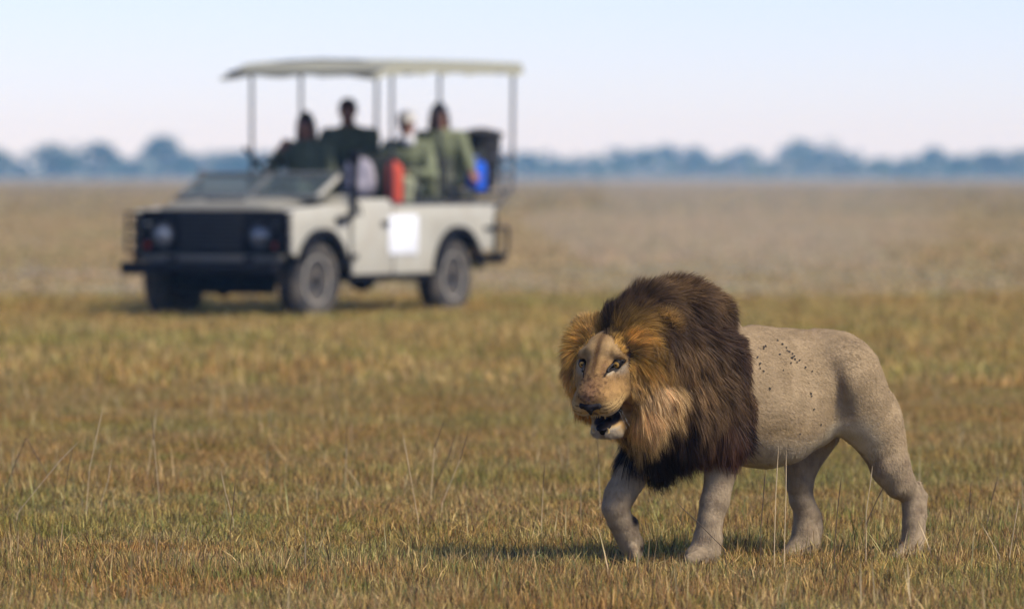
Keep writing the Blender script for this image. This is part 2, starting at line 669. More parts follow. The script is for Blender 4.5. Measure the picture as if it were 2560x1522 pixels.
FAR_T = tuft_coll("far_tuft", [[blades("b", 300, 1.6, 0.04, 0.10, 0.03, 300 + i, pal=(0.5, 0.2, 0.04, 0.0, 0.2, 0.06), tint=(0.86, 0.86, 1.12))] for i in range(4)])
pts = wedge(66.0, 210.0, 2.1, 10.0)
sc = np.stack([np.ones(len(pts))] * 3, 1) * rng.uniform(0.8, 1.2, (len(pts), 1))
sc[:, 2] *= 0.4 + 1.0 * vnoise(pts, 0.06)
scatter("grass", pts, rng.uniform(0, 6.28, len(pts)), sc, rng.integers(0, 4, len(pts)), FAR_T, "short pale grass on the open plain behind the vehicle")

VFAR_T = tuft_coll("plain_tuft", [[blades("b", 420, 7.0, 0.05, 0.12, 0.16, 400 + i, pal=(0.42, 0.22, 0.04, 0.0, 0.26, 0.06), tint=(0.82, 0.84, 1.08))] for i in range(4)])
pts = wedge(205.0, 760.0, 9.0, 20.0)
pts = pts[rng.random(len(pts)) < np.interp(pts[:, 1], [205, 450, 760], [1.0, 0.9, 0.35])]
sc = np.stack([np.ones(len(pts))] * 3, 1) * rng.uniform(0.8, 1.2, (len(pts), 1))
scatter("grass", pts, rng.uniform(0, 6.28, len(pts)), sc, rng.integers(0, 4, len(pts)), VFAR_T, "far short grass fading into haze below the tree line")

# ------------------------------------------------------------------ far trees
LEAF = plain("tree_leaves", (0.05, 0.085, 0.03), 0.7, 0.2)
BARK = paint("tree_bark", (0.12, 0.09, 0.06), 0.9, 0.1, 0.4, (0.05, 0.04, 0.03), 3.0, bump=0.4)


def crown_mesh(seed, wide, n=520):
    r = np.random.default_rng(seed)
    lobes = []
    for _ in range(9):
        a = r.uniform(0, 6.28); q = r.uniform(0.05, 0.75) ** 0.7
        lobes.append((math.cos(a) * q * wide, math.sin(a) * q * wide, r.uniform(0.26, 0.86), r.uniform(0.18, 0.30)))
    lobes.append((0, 0, 0.82, 0.2))
    V, F = [], []
    for _ in range(n):
        lx, ly, lz, lr = lobes[r.integers(len(lobes))]
        d = r.normal(size=3); d /= np.linalg.norm(d)
        p = np.array([lx, ly, lz]) + d * lr * r.uniform(0.35, 1.0) ** 0.5 * np.array([1.15, 1.15, 0.8])
        p[2] = min(p[2], 1.03)
        u = unit(r.normal(size=3)); w = unit(np.cross(u, r.normal(size=3)))
        s = r.uniform(0.035, 0.08)
        k = len(V)
        V += [p - u * s, p - w * s * 0.6, p + u * s, p + w * s * 0.6]
        F.append((k, k + 1, k + 2, k + 3))
    return np.array(V), np.array(F)


def trunk_mesh(seed, wide):
    r = np.random.default_rng(seed + 50)
    bm = bmesh.new()

    def limb(a, b, ra, rb):
        a, b = Vector(a), Vector(b)
        ret = bmesh.ops.create_cone(bm, cap_ends=True, segments=7, radius1=ra, radius2=rb, depth=(b - a).length)
        q = (b - a).to_track_quat('Z', 'Y')
        for v in ret['verts']:
            v.co = q @ v.co + (a + b) / 2
    limb((0, 0, -0.02), (0.02, 0, 0.36), 0.05, 0.034)
    for k in range(5):
        a = k * 1.26 + r.uniform(0, 0.6)
        limb((0.015, 0, 0.33), (math.cos(a) * wide * 0.45, math.sin(a) * wide * 0.45, r.uniform(0.58, 0.75)), 0.03, 0.012)
    me = bpy.data.meshes.new("trunk")
    bm.to_mesh(me); bm.free()
    me.materials.append(BARK)
    return me


VAR = []
for k, wd in enumerate((0.42, 0.55, 0.72, 0.5, 0.85)):
    cv, cf = crown_mesh(20 + k, wd)
    o = np_mesh("crown", cv, cf, LEAF, smooth=False)
    cm = o.data
    bpy.data.objects.remove(o)
    VAR.append((cm, trunk_mesh(20 + k, wd), wd))

ORD = ["first", "second", "third", "fourth", "fifth", "sixth", "seventh", "eighth", "ninth", "tenth", "eleventh", "twelfth",
       "thirteenth", "fourteenth", "fifteenth", "sixteenth", "seventeenth", "eighteenth", "nineteenth", "twentieth"]


def far_tree(px, top, var, dist, label, sx=1.0):
    base = HZ + CAMH * FPX / dist
    H = (base - top) / FPX * dist
    x = (px - 1280) / FPX * dist
    cm, tm, wd = VAR[var]
    t = empty("savanna_tree", (x, dist, 0), random.uniform(0, 6.28))
    c = link(bpy.data.objects.new("crown", cm), t)
    k = link(bpy.data.objects.new("trunk", tm), t)
    for o in (c, k):
        o.scale = (H * sx, H * sx, H)
    tag(t, label, "tree", "hazy trees along the horizon")


LT = [(-6, 368, 1, 1260), (58, 402, 0, 1420), (132, 356, 2, 1280), (172, 374, 3, 1400), (252, 353, 1, 1300), (330, 396, 2, 1420), (404, 336, 1, 1330),
      (436, 372, 3, 1430), (505, 384, 4, 1380), (560, 374, 2, 1400), (612, 376, 3, 1380)]
for i, (px, top, v, d) in enumerate(LT):
    far_tree(px, top, v, d, f"hazy blue tree on the horizon, {ORD[i]} from the photo's left edge", 1.0 + 0.15 * (i % 3))
MT = [(668, 376, 4, 1400), (716, 380, 2, 1380), (790, 384, 3, 1400), (890, 382, 4, 1420), (960, 380, 2, 1400), (1170, 378, 3, 1400), (1236, 374, 2, 1380)]
for i, (px, top, v, d) in enumerate(MT):
    far_tree(px, top, v, d, f"hazy blue tree partly behind the vehicle, {ORD[i]} from the left there", 1.1)
RT = [(1316, 378, 1, 1440), (1372, 398, 4, 1560), (1440, 396, 2, 1560), (1492, 388, 3, 1600), (1560, 366, 2, 1650), (1618, 370, 4, 1620), (1668, 360, 1, 1650),
      (1738, 364, 3, 1640), (1800, 392, 2, 1600), (1858, 370, 1, 1640), (1930, 398, 4, 1560), (2004, 346, 2, 1640), (2050, 366, 4, 1600), (2108, 374, 3, 1600),
      (2190, 394, 4, 1580), (2262, 392, 2, 1580), (2332, 366, 1, 1600), (2400, 388, 3, 1500), (2470, 374, 2, 1420), (2540, 372, 4, 1380)]
for i, (px, top, v, d) in enumerate(RT):
    far_tree(px, top, v, d, f"hazy blue tree on the horizon, {ORD[i]} to the right of the vehicle", 1.0 + 0.2 * (i % 2))

# low bush that closes the foot of the tree line, too far off to count
bv, bf = [], []
r = np.random.default_rng(77)
for k in range(19000):
    d = r.uniform(1400, 1640)
    x = r.uniform(-0.34, 0.34) * d
    hh = 2.4 + 4.2 * _lat[int(abs(x) / 9) % 32, int(d / 40) % 32, 4] + (3.5 * _lat[int(abs(x) / 14) % 32, 3, 9] if abs(x) > 0.105 * d else 0)
    p = np.array([x, d, r.uniform(0.2, hh)])
    u = unit(r.normal(size=3)); w = unit(np.cross(u, r.normal(size=3)))
    s = r.uniform(0.5, 1.1)
    q = len(bv)
    bv += [p - u * s, p - w * s * 0.7, p + u * s, p + w * s * 0.7]
    bf.append((q, q + 1, q + 2, q + 3))
bush = np_mesh("undergrowth", np.array(bv), np.array(bf), LEAF, smooth=False)
tag(bush, "low hazy bush closing the foot of the far tree line", "bush", kind="stuff")

# ------------------------------------------------------------------ thin dust hanging behind the vehicle
bm = bmesh.new()
bmesh.ops.create_icosphere(bm, subdivisions=4, radius=1.0)
for v in bm.verts:
    k = 1.0 + 0.22 * math.sin(3.1 * v.co.x + 1.3) * math.cos(2.3 * v.co.y) + 0.12 * math.sin(7 * v.co.x + 5 * v.co.z)
    v.co = Vector((v.co.x * 3.6 * k + 3.2, v.co.y * 11 + 88, max(v.co.z * 1.0 * k, -0.45) + 0.5))
me = bpy.data.meshes.new("dust")
bm.to_mesh(me); bm.free()
dm = bpy.data.materials.new("dusty_air")
dm.use_nodes = True
dm.node_tree.nodes.remove(dm.node_tree.nodes["Principled BSDF"])
dv = dm.node_tree.nodes.new("ShaderNodeVolumePrincipled")
dv.inputs["Color"].default_value = (0.92, 0.84, 0.76, 1)
dv.inputs["Density"].default_value = 0.008
dm.node_tree.links.new(dv.outputs[0], dm.node_tree.nodes["Material Output"].inputs["Volume"])
me.materials.append(dm)
dust = link(bpy.data.objects.new("dust", me))
tag(dust, "thin pale dust hanging over the plain to the right of the vehicle", "dust", kind="stuff")

# ------------------------------------------------------------------ hazy air
bm = bmesh.new()
bmesh.ops.create_cube(bm, size=1.0)
for v in bm.verts:
    v.co = Vector((v.co.x * 1800, (v.co.y + 0.5) * 1900 - 150, (v.co.z + 0.5) * 17.0 - 1.0))
me = bpy.data.meshes.new("haze")
bm.to_mesh(me); bm.free()
hm = bpy.data.materials.new("hazy_air")
hm.use_nodes = True
hm.node_tree.nodes.remove(hm.node_tree.nodes["Principled BSDF"])
pv = hm.node_tree.nodes.new("ShaderNodeVolumePrincipled")
pv.inputs["Color"].default_value = (0.25, 0.57, 1.0, 1)
pv.inputs["Density"].default_value = 0.00035
pv.inputs["Absorption Color"].default_value = (1, 1, 1, 1)
pv.inputs["Anisotropy"].default_value = 0.0
hm.node_tree.links.new(pv.outputs[0], hm.node_tree.nodes["Material Output"].inputs["Volume"])
me.materials.append(hm)
haze = link(bpy.data.objects.new("haze", me))
tag(haze, "pale blue haze in the air over the plain", "haze", kind="stuff")

# ------------------------------------------------------------------ open safari vehicle
def mesh_from(bm, name, mat, parent, smooth_deg=35):
    bmesh.ops.recalc_face_normals(bm, faces=bm.faces)
    me = bpy.data.meshes.new(name)
    for e in bm.edges:
        e.smooth = e.calc_face_angle(0) < R(smooth_deg) if len(e.link_faces) == 2 else False
    for f in bm.faces:
        f.smooth = True
    bm.to_mesh(me)
    bm.free()
    me.materials.append(mat)
    return link(bpy.data.objects.new(name, me), parent)


def bx(bm, lo, hi, bev=0.0, rot=None, piv=None):
    ret = bmesh.ops.create_cube(bm, size=1.0)
    vs_ = ret['verts']
    lo, hi = Vector(lo), Vector(hi)
    for v in vs_:
        v.co = Vector((lo.x + (v.co.x + 0.5) * (hi.x - lo.x), lo.y + (v.co.y + 0.5) * (hi.y - lo.y), lo.z + (v.co.z + 0.5) * (hi.z - lo.z)))
    if rot is not None:
        p = Vector(piv) if piv else (lo + hi) / 2
        for v in vs_:
            v.co = rot @ (v.co - p) + p
    if bev:
        es = list({e for v in vs_ for e in v.link_edges})
        bmesh.ops.bevel(bm, geom=es, offset=bev, segments=2, affect='EDGES', profile=0.5)


def box(name, lo, hi, mat, parent, bev=0.01, rot=None, piv=None):
    bm = bmesh.new()
    bx(bm, lo, hi, bev, rot, piv)
    return mesh_from(bm, name, mat, parent)


def tb(bm, pts, r, seg=8):
    """round bar through points"""
    pts = [Vector(p) for p in pts]
    rings = []
    for i, p in enumerate(pts):
        d = (pts[min(i + 1, len(pts) - 1)] - pts[max(i - 1, 0)]).normalized()
        u = d.orthogonal().normalized() if i == 0 else (rings_u - d * rings_u.dot(d)).normalized()
        rings_u = u
        w = d.cross(u)
        rings.append([bm.verts.new(p + (u * math.cos(a) + w * math.sin(a)) * r) for a in [2 * math.pi * k / seg for k in range(seg)]])
    for a, b in zip(rings[:-1], rings[1:]):
        for k in range(seg):
            bm.faces.new((a[k], a[(k + 1) % seg], b[(k + 1) % seg], b[k]))
    bm.faces.new(rings[0][::-1]); bm.faces.new(rings[-1])


def tube(name, pts, r, mat, parent, seg=8):
    bm = bmesh.new()
    tb(bm, pts, r, seg)
    return mesh_from(bm, name, mat, parent, 60)


def prism(name, prof, y0, y1, mat, parent, bev=0.012):
    """side outline (x,z) given a thickness along y"""
    bm = bmesh.new()
    a = [bm.verts.new((x, y0, z)) for x, z in prof]
    b = [bm.verts.new((x, y1, z)) for x, z in prof]
    bm.faces.new(a); bm.faces.new(b[::-1])
    n = len(prof)
    for k in range(n):
        bm.faces.new((a[k], b[k], b[(k + 1) % n], a[(k + 1) % n]))
    bmesh.ops.recalc_face_normals(bm, faces=bm.faces)
    if bev:
        es = [e for e in bm.edges if len(e.link_faces) == 2 and e.calc_face_angle(0) > R(40)]
        bmesh.ops.bevel(bm, geom=es, offset=bev, segments=2, affect='EDGES', profile=0.5, clamp_overlap=True)
    return mesh_from(bm, name, mat, parent)


def lathe(name, prof, mat, parent, seg=40, axis='y'):
    """(radius, along) outline turned about the y axis"""
    bm = bmesh.new()
    rings = []
    for rad, al in prof:
        ring = []
        for k in range(seg):
            a = 2 * math.pi * k / seg
            ring.append(bm.verts.new((rad * math.cos(a), al, rad * math.sin(a)) if axis == 'y' else ((al, rad * math.cos(a), rad * math.sin(a)) if axis == 'x' else (rad * math.cos(a), rad * math.sin(a), al))))
        rings.append(ring)
    for a, b in zip(rings[:-1], rings[1:]):
        for k in range(seg):
            bm.faces.new((a[k], a[(k + 1) % seg], b[(k + 1) % seg], b[k]))
    if prof[0][0] > 1e-4: bm.faces.new(rings[0][::-1])
    if prof[-1][0] > 1e-4: bm.faces.new(rings[-1])
    bmesh.ops.remove_doubles(bm, verts=bm.verts, dist=1e-5)
    return mesh_from(bm, name, mat, parent, 45)


def arc(cx, cz, r, a0, a1, n=10):
    return [(cx + r * math.cos(R(a0 + (a1 - a0) * k / n)), cz + r * math.sin(R(a0 + (a1 - a0) * k / n))) for k in range(n + 1)]


CREAM = paint("cream_paint", (0.49, 0.465, 0.375), 0.5, 0.35, 0.4, (0.36, 0.29, 0.20), 3.5)
BLACK = paint("black_paint", (0.006, 0.006, 0.009), 0.6, 0.15, 0.05, (0.06, 0.05, 0.04), 5.0)
STEEL = paint("dark_steel", (0.035, 0.038, 0.045), 0.4, 0.4, 0.2, (0.12, 0.10, 0.07), 6.0)
TYRE = paint("tyre_rubber", (0.045, 0.043, 0.042), 0.85, 0.2, 0.8, (0.20, 0.165, 0.12), 7.0, bump=0.3)
RIMM = paint("rim_paint", (0.58, 0.53, 0.44), 0.55, 0.4, 0.35, (0.27, 0.2, 0.13), 9.0)
CANVAS = paint("canopy_canvas", (0.31, 0.30, 0.225), 0.9, 0.1, 0.35, (0.28, 0.27, 0.21), 2.0, bump=0.2)
LAMP = plain("lamp_glass", (0.20, 0.22, 0.24), 0.25, 0.5, Metallic=0.3)
SCRF = paint("screen_frame_paint", (0.12, 0.125, 0.12), 0.6, 0.3, 0.3, (0.14, 0.12, 0.09), 6.0)
GLASS = plain("screen_glass", (0.33, 0.41, 0.43), 0.05, 0.6, **{"Transmission Weight": 0.85, "IOR": 1.1})
RED = plain("red_lens", (0.35, 0.03, 0.015), 0.3, 0.5)
WHITE = paint("white_board", (0.86, 0.87, 0.88), 0.45, 0.3, 0.06, (0.6, 0.58, 0.52), 8.0)
SEATM = paint("seat_cover", (0.045, 0.05, 0.045), 0.85, 0.15, 0.3, (0.12, 0.10, 0.07), 6.0, bump=0.3)

VTH = R(27.5)
vx, vy = -1.972 - 0.75 * math.cos(VTH), 57.2 + 0.75 * math.sin(VTH)
car = empty("safari_vehicle", (vx, vy, 0), math.atan2(-math.cos(VTH), -math.sin(VTH)))
tag(car, "open cream safari vehicle with black front and canvas canopy, standing in the grass", "safari vehicle")
RW = 0.405
AX = -2.79

# running gear
bm = bmesh.new()
for s in (-1, 1):
    bx(bm, (-3.55, s * 0.43 - 0.045, 0.50), (0.62, s * 0.43 + 0.045, 0.64), 0.01)
for x in (-3.3, -2.2, -1.3, -0.3):
    bx(bm, (x - 0.05, -0.385, 0.52), (x + 0.05, 0.385, 0.60), 0.01)
mesh_from(bm, "chassis", BLACK, car)
for x in (0, AX):
    ax_o = tube("axle", [(x, -0.62, RW), (x, 0.62, RW)], 0.055, BLACK, car, 10)
    d = lathe("differential", [(0.02, -0.15), (0.11, -0.11), (0.155, 0), (0.11, 0.11), (0.02, 0.15)], BLACK, ax_o, 18)
    d.location = (x, -0.2, RW - 0.02)
box("engine_sump", (-0.42, -0.2, 0.42), (0.32, 0.2, 0.80), BLACK, car, 0.04)
box("fuel_tank", (-1.75, 0.30, 0.40), (-1.05, 0.78, 0.62), BLACK, car, 0.04)
box("radiator", (0.30, -0.36, 0.55), (0.36, 0.36, 1.02), BLACK, car, 0.01)

tyre0 = rim0 = nut0 = None
for x in (0, AX):
    for s in (-1, 1):
        if tyre0 is None:
            w = lathe("wheel", [(0.225, -0.10), (0.29, -0.118), (0.365, -0.112), (0.398, -0.09), (RW, -0.06), (RW, 0.06), (0.398, 0.09), (0.365, 0.112), (0.29, 0.118), (0.225, 0.10)], TYRE, car, 48)
            bm = bmesh.new(); bm.from_mesh(w.data)
            for k in range(40):                       # tread lugs
                a = 2 * math.pi * k / 40
                for q in (-1, 1):
                    bx(bm, (-0.014, q * 0.045 - 0.036, RW - 0.006), (0.014, q * 0.045 + 0.036, RW + 0.012), 0,
                       Matrix.Rotation(a + q * 0.04, 3, 'Y'), (0, 0, 0))
            bm.to_mesh(w.data); bm.free()
            rim = lathe("rim", [(0.0, 0.03), (0.05, 0.035), (0.07, 0.06), (0.10, 0.055), (0.15, 0.03), (0.185, 0.045), (0.205, 0.085), (0.228, 0.095), (0.232, 0.105), (0.222, 0.107), (0.205, -0.09), (0.10, -0.06), (0.0, -0.06)], RIMM, w, 36)
            hub = lathe("hub", [(0.0, 0.115), (0.045, 0.112), (0.055, 0.095), (0.058, 0.04)], BLACK, w, 18)
            kids = [rim, hub]
            bm = bmesh.new()
            bmesh.ops.create_cone(bm, cap_ends=True, segments=6, radius1=0.014, radius2=0.012, depth=0.03, matrix=Matrix.Rotation(R(-90), 4, 'X'))
            nut = mesh_from(bm, "wheel_nut", STEEL, w)
            for k in range(5):
                a = 2 * math.pi * k / 5
                nk = nut if k == 0 else link(nut.copy(), w)
                nk.location = (0.115 * math.cos(a), 0.05, 0.115 * math.sin(a))
                kids.append(nk)
            tyre0 = w
        else:
            w = tyre0.copy(); link(w, car)
            for kd in kids:
                link(kd.copy(), w)
        w.location = (x, s * 0.75, RW)
        w.rotation_euler = (0, 0, R(0 if s > 0 else 180) + (R(-4) if x == 0 else 0))

# front
HB = 0.885
box("bumper", (0.62, -0.915, 0.46), (0.76, 0.80, 0.585), BLACK, car, 0.02)
gp = box("grille_panel", (0.50, -0.80, 0.655), (0.56, 0.80, 1.085), BLACK, car, 0.02)
for k in range(9):
    z = 0.70 + k * 0.042
    bm = bmesh.new(); bx(bm, (0.555, -0.34, z), (0.585, 0.34, z + 0.016), 0.004)
    mesh_from(bm, "grille_slat", STEEL, gp)
apron = box("apron", (0.52, -0.80, 0.588), (0.57, 0.80, 0.652), paint("apron_paint", (0.16, 0.15, 0.125), 0.6, 0.3, 0.5), car, 0.01)
for s in (-1, 1):
    h = lathe("headlight", [(0.0, 0.048), (0.06, 0.036), (0.086, 0.014), (0.098, 0.010), (0.104, 0.0), (0.104, -0.02)], LAMP, car, 30, 'x')
    h.location = (0.565, s * 0.545, 0.835)
    lathe("lamp_ring", [(0.100, 0.0), (0.104, 0.016), (0.118, 0.016), (0.124, 0.0)], STEEL, h, 30, 'x')
    for z, m in ((0.93, LAMP), (0.74, RED)):
        i_ = lathe("indicator", [(0.0, 0.035), (0.025, 0.03), (0.034, 0.012), (0.036, 0.0)], m, car, 16, 'x')
        i_.location = (0.56, s * 0.715, z)
# folding guards at the corners and the low loop under the lamps
for s in (-1, 1):
    y = s * 0.93 if s < 0 else 0.86
    bm = bmesh.new()
    for yy in (y, y - s * 0.10):
        tb(bm, [(0.60, yy, 0.66), (0.60, yy, 1.06)], 0.016)
    for z in (0.67, 0.80, 0.93, 1.05):
        tb(bm, [(0.60, y - s * 0.30, z), (0.60, y, z), (0.45, y + s * 0.012, z)], 0.014)
    mesh_from(bm, "brush_guard", BLACK, car, 60)
bm = bmesh.new()
for yy in (-0.40, 0.40):
    tb(bm, [(0.70, yy, 0.46), (0.66, yy * 0.9, 0.33), (0.40, yy * 0.7, 0.30)], 0.022)
bx(bm, (0.30, -0.40, 0.30), (0.66, 0.40, 0.325), 0.006)
mesh_from(bm, "skid_plate", BLACK, car, 60)
box("underbody_shade_plate", (0.20, -0.52, 0.27), (0.28, 0.52, 0.56), BLACK, car, 0.02)  # black plate added to stand in for the dark under the front end
box("gearbox", (-1.5, -0.28, 0.36), (-0.5, 0.28, 0.62), BLACK, car, 0.05)

# bonnet and wings
bm = bmesh.new()
X = [0.53, 0.50, 0.30, -0.10, -0.56]
Y = np.linspace(-0.66, 0.66, 13)
Zc = [1.05, 1.105, 1.135, 1.165, 1.20]
rows = []
for x, z in zip(X, Zc):
    rows.append([bm.verts.new((x, y, z + 0.035 * (1 - abs(y / 0.66) ** 4) - (0.028 if abs(y) > 0.655 else 0))) for y in Y])
for a, b in zip(rows[:-1], rows[1:]):
    for k in range(len(Y) - 1):
        bm.faces.new((a[k], a[k + 1], b[k + 1], b[k]))
bmesh.ops.solidify(bm, geom=bm.faces[:], thickness=0.03)
bonnet = mesh_from(bm, "bonnet", CREAM, car, 30)
sw = bmesh.new()
tb(sw, [(0.30, -0.22, 1.175), (0.30, 0.22, 1.175)], 0.018)
mesh_from(sw, "bonnet_catch", STEEL, bonnet, 60)
for s in (-1, 1):
    prof = [(0.55, 0.655), (0.55, 1.04), (0.50, 1.085), (-0.56, 1.135), (-0.56, 0.50), (-0.44, 0.50), (-0.44, 0.56)] + arc(0, RW, 0.475, 160, 28, 12) + [(0.47, 0.655)]
    prism("wing", prof, s * (HB - 0.045), s * HB, CREAM, car, 0.015)
    bm = bmesh.new()
    prof = [(0.54, 1.045), (0.49, 1.088), (-0.56, 1.138), (-0.56, 1.115), (0.48, 1.065), (0.53, 1.03)]
    prism("wing_top", prof, s * 0.665, s * (HB - 0.047), CREAM, car, 0.006)
    bm.free()
    for x in (0, AX):
        bm = bmesh.new()
        pr = [(x + 0.50 * math.cos(R(a)), RW + 0.50 * math.sin(R(a))) for a in np.linspace(168 if x == 0 else 172, 24 if x == 0 else 8, 15)]
        pi_ = [(x + 0.435 * math.cos(R(a)), RW + 0.435 * math.sin(R(a))) for a in np.linspace(168 if x == 0 else 172, 24 if x == 0 else 8, 15)]
        A = [[bm.verts.new((p[0], s * yy, p[1])) for p in q] for q, yy in ((pr, HB + 0.003), (pr, HB + 0.065), (pi_, HB + 0.065), (pi_, HB + 0.003))]
        for k in range(14):
            for j in range(4):
                bm.faces.new((A[j][k], A[j][k + 1], A[(j + 1) % 4][k + 1], A[(j + 1) % 4][k]))
        bm.faces.new([A[j][0] for j in range(4)]); bm.faces.new([A[j][14] for j in range(3, -1, -1)])
        mesh_from(bm, "wheel_arch", BLACK, car, 40)
        # inner liner so the arch reads as a dark well
        bm = bmesh.new()
        B_ = [[bm.verts.new((p[0], s * yy, p[1])) for p in pr] for yy in (0.52, HB - 0.05)]
        for k in range(14):
            bm.faces.new((B_[0][k], B_[0][k + 1], B_[1][k + 1], B_[1][k]))
        mesh_from(bm, "arch_liner", BLACK, car, 60)

# bulkhead, folded screen, dash
box("bulkhead", (-0.64, -0.86, 0.50), (-0.57, 0.86, 1.225), CREAM, car, 0.012)
box("dashboard", (-0.86, -0.80, 1.06), (-0.65, 0.80, 1.24), SEATM, car, 0.03)
scr = empty("windscreen", (-0.60, 0, 1.42), 0, car)
scr.rotation_euler = (0, R(25), 0)
for y in (-0.775, 0, 0.775):
    box("screen_bar", (0.0, y - 0.022, -0.02), (0.50, y + 0.022, 0.02), CREAM if y > 0.5 else SCRF, scr, 0.006)
for x in (-0.03, 0.50):
    box("screen_rail", (x, -0.805, -0.022), (x + 0.05, 0.805, 0.022), SCRF, scr, 0.006)
for s in (-1, 1):
    box("pane", (0.022, s * 0.39 - 0.355, -0.004), (0.498, s * 0.39 + 0.355, 0.004), GLASS, scr, 0)
for s in (-1, 1):
    tube("screen_bracket", [(-0.60, s * 0.82, 1.20), (-0.62, s * 0.82, 1.47)], 0.022, STEEL, car)
swh = empty("steering_wheel", (-1.12, -0.36, 1.42), 0, car)
swh.rotation_euler = (0, R(-32), 0)
bm = bmesh.new()
rg = []
for k in range(28):
    a = 2 * math.pi * k / 28
    rg.append((0, 0.2 * math.cos(a), 0.2 * math.sin(a)))
tb(bm, rg + [rg[0]], 0.016)
mesh_from(bm, "steering_rim", BLACK, swh, 60)
bm = bmesh.new()
for a in (90, 210, 330):
    tb(bm, [(0.01, 0, 0), (0, 0.2 * math.cos(R(a)), 0.2 * math.sin(R(a)))], 0.012)
tb(bm, [(0, 0, 0), (0.5, 0, 0)], 0.02)
mesh_from(bm, "steering_column", BLACK, swh, 60)

# doors and rear tub
for s in (-1, 1):
    dr = prism("door", [(-0.66, 0.445), (-0.66, 1.185), (-1.36, 1.185), (-1.47, 1.125), (-1.47, 0.445)], s * (HB - 0.05), s * HB, CREAM, car, 0.012)
    box("handle", (-1.36, s * (HB + 0.022) - 0.014, 0.93), (-1.22, s * (HB + 0.022) + 0.014, 0.965), BLACK, dr, 0.006)
    for z in (0.60, 1.02):
        box("hinge", (-0.72, s * (HB + 0.012) - 0.01, z), (-0.60, s * (HB + 0.012) + 0.01, z + 0.05), BLACK, dr, 0.004)
    prof = [(-1.49, 0.445), (-1.49, 1.125), (-3.62, 1.125), (-3.62, 0.66), (AX - 0.44, 0.66)] + arc(AX, RW, 0.48, 148, 5, 14) + [(AX + 0.48, 0.445)]
    tubp = prism("tub_side", prof, s * (HB - 0.05), s * HB, CREAM, car, 0.012)
    box("capping", (-3.64, s * (HB - 0.025) - 0.04, 1.127), (-1.49, s * (HB - 0.025) + 0.04, 1.15), STEEL, tubp, 0.006)
    box("sill", (-2.28, s * (HB - 0.06) - 0.03, 0.375), (-0.58, s * (HB - 0.06) + 0.03, 0.44), BLACK, car, 0.01)
sg = box("sign_board", (-1.965, HB + 0.004, 0.635), (-1.365, HB + 0.014, 1.02), WHITE, car, 0.003)
tag(sg, "blank white board on the side of the tub")
box("tailgate", (-3.66, -0.83, 0.66), (-3.625, 0.83, 1.12), CREAM, car, 0.01)
box("tub_floor", (-3.61, -0.83, 0.66), (-0.66, 0.83, 0.70), STEEL, car, 0.006)
bm = bmesh.new()
bx(bm, (-3.95, -0.80, 0.52), (-3.80, 0.85, 0.60), 0.012)
for y in (-0.6, 0.6):
    bx(bm, (-3.82, y - 0.05, 0.53), (-3.5, y + 0.05, 0.60), 0.008)
tb(bm, [(-3.40, 0.90, 0.60), (-3.88, 0.90, 0.60), (-3.88, 0.90, 0.88), (-3.40, 0.90, 0.88)], 0.02)
tb(bm, [(-3.62, 0.90, 0.60), (-3.62, 0.90, 1.0)], 0.02)
mesh_from(bm, "rear_step", BLACK, car, 60)
# snorkel up the near side of the screen
tube("snorkel", [(-0.30, 0.90, 0.98), (-0.45, 0.93, 1.00), (-0.585, 0.935, 1.06), (-0.60, 0.93, 1.30), (-0.62, 0.92, 1.55)], 0.034, BLACK, car, 10)
box("snorkel_box", (-0.66, 0.89, 1.52), (-0.55, 0.965, 1.66), BLACK, car, 0.015)
mir = tube("mirror", [(-0.62, 0.89, 1.16), (-0.58, 1.0, 1.12), (-0.58, 1.02, 1.02)], 0.01, BLACK, car)

# seats
for s in (-1, 1):
    st = box("seat", (-2.02, s * 0.36 - 0.24, 1.04), (-1.52, s * 0.36 + 0.24, 1.17), SEATM, car, 0.04)
    box("backrest", (-2.14, s * 0.36 - 0.24, 1.17), (-2.02, s * 0.36 + 0.24, 1.62), SEATM, st, 0.04, Matrix.Rotation(R(-8), 3, 'Y'), (-2.08, 0, 1.17))
    box("seat_box", (-2.00, s * 0.36 - 0.22, 0.702), (-1.54, s * 0.36 + 0.22, 1.04), STEEL, st, 0.01)
for x, z in ((-2.78, 1.20), (-3.52, 1.28)):
    st = box("bench", (x - 0.02, -0.74, z - 0.12), (x + 0.44, 0.74, z), SEATM, car, 0.035)
    box("backrest", (x - 0.14, -0.74, z + 0.02), (x - 0.03, 0.74, z + 0.40), SEATM, st, 0.035, Matrix.Rotation(R(-8), 3, 'Y'), (x - 0.08, 0, z))
    for y in (-0.7, 0.7):
        for xx in (x + 0.03, x + 0.38):
            tube("bench_leg", [(xx, y, 0.70), (xx, y, z - 0.11)], 0.018, STEEL, st)
    bm = bmesh.new()
    tb(bm, [(x + 0.55, -0.74, 1.12), (x + 0.55, -0.74, z + 0.30), (x + 0.55, 0.74, z + 0.30), (x + 0.55, 0.74, 1.12)], 0.017)
    mesh_from(bm, "grab_rail", STEEL, car, 60)

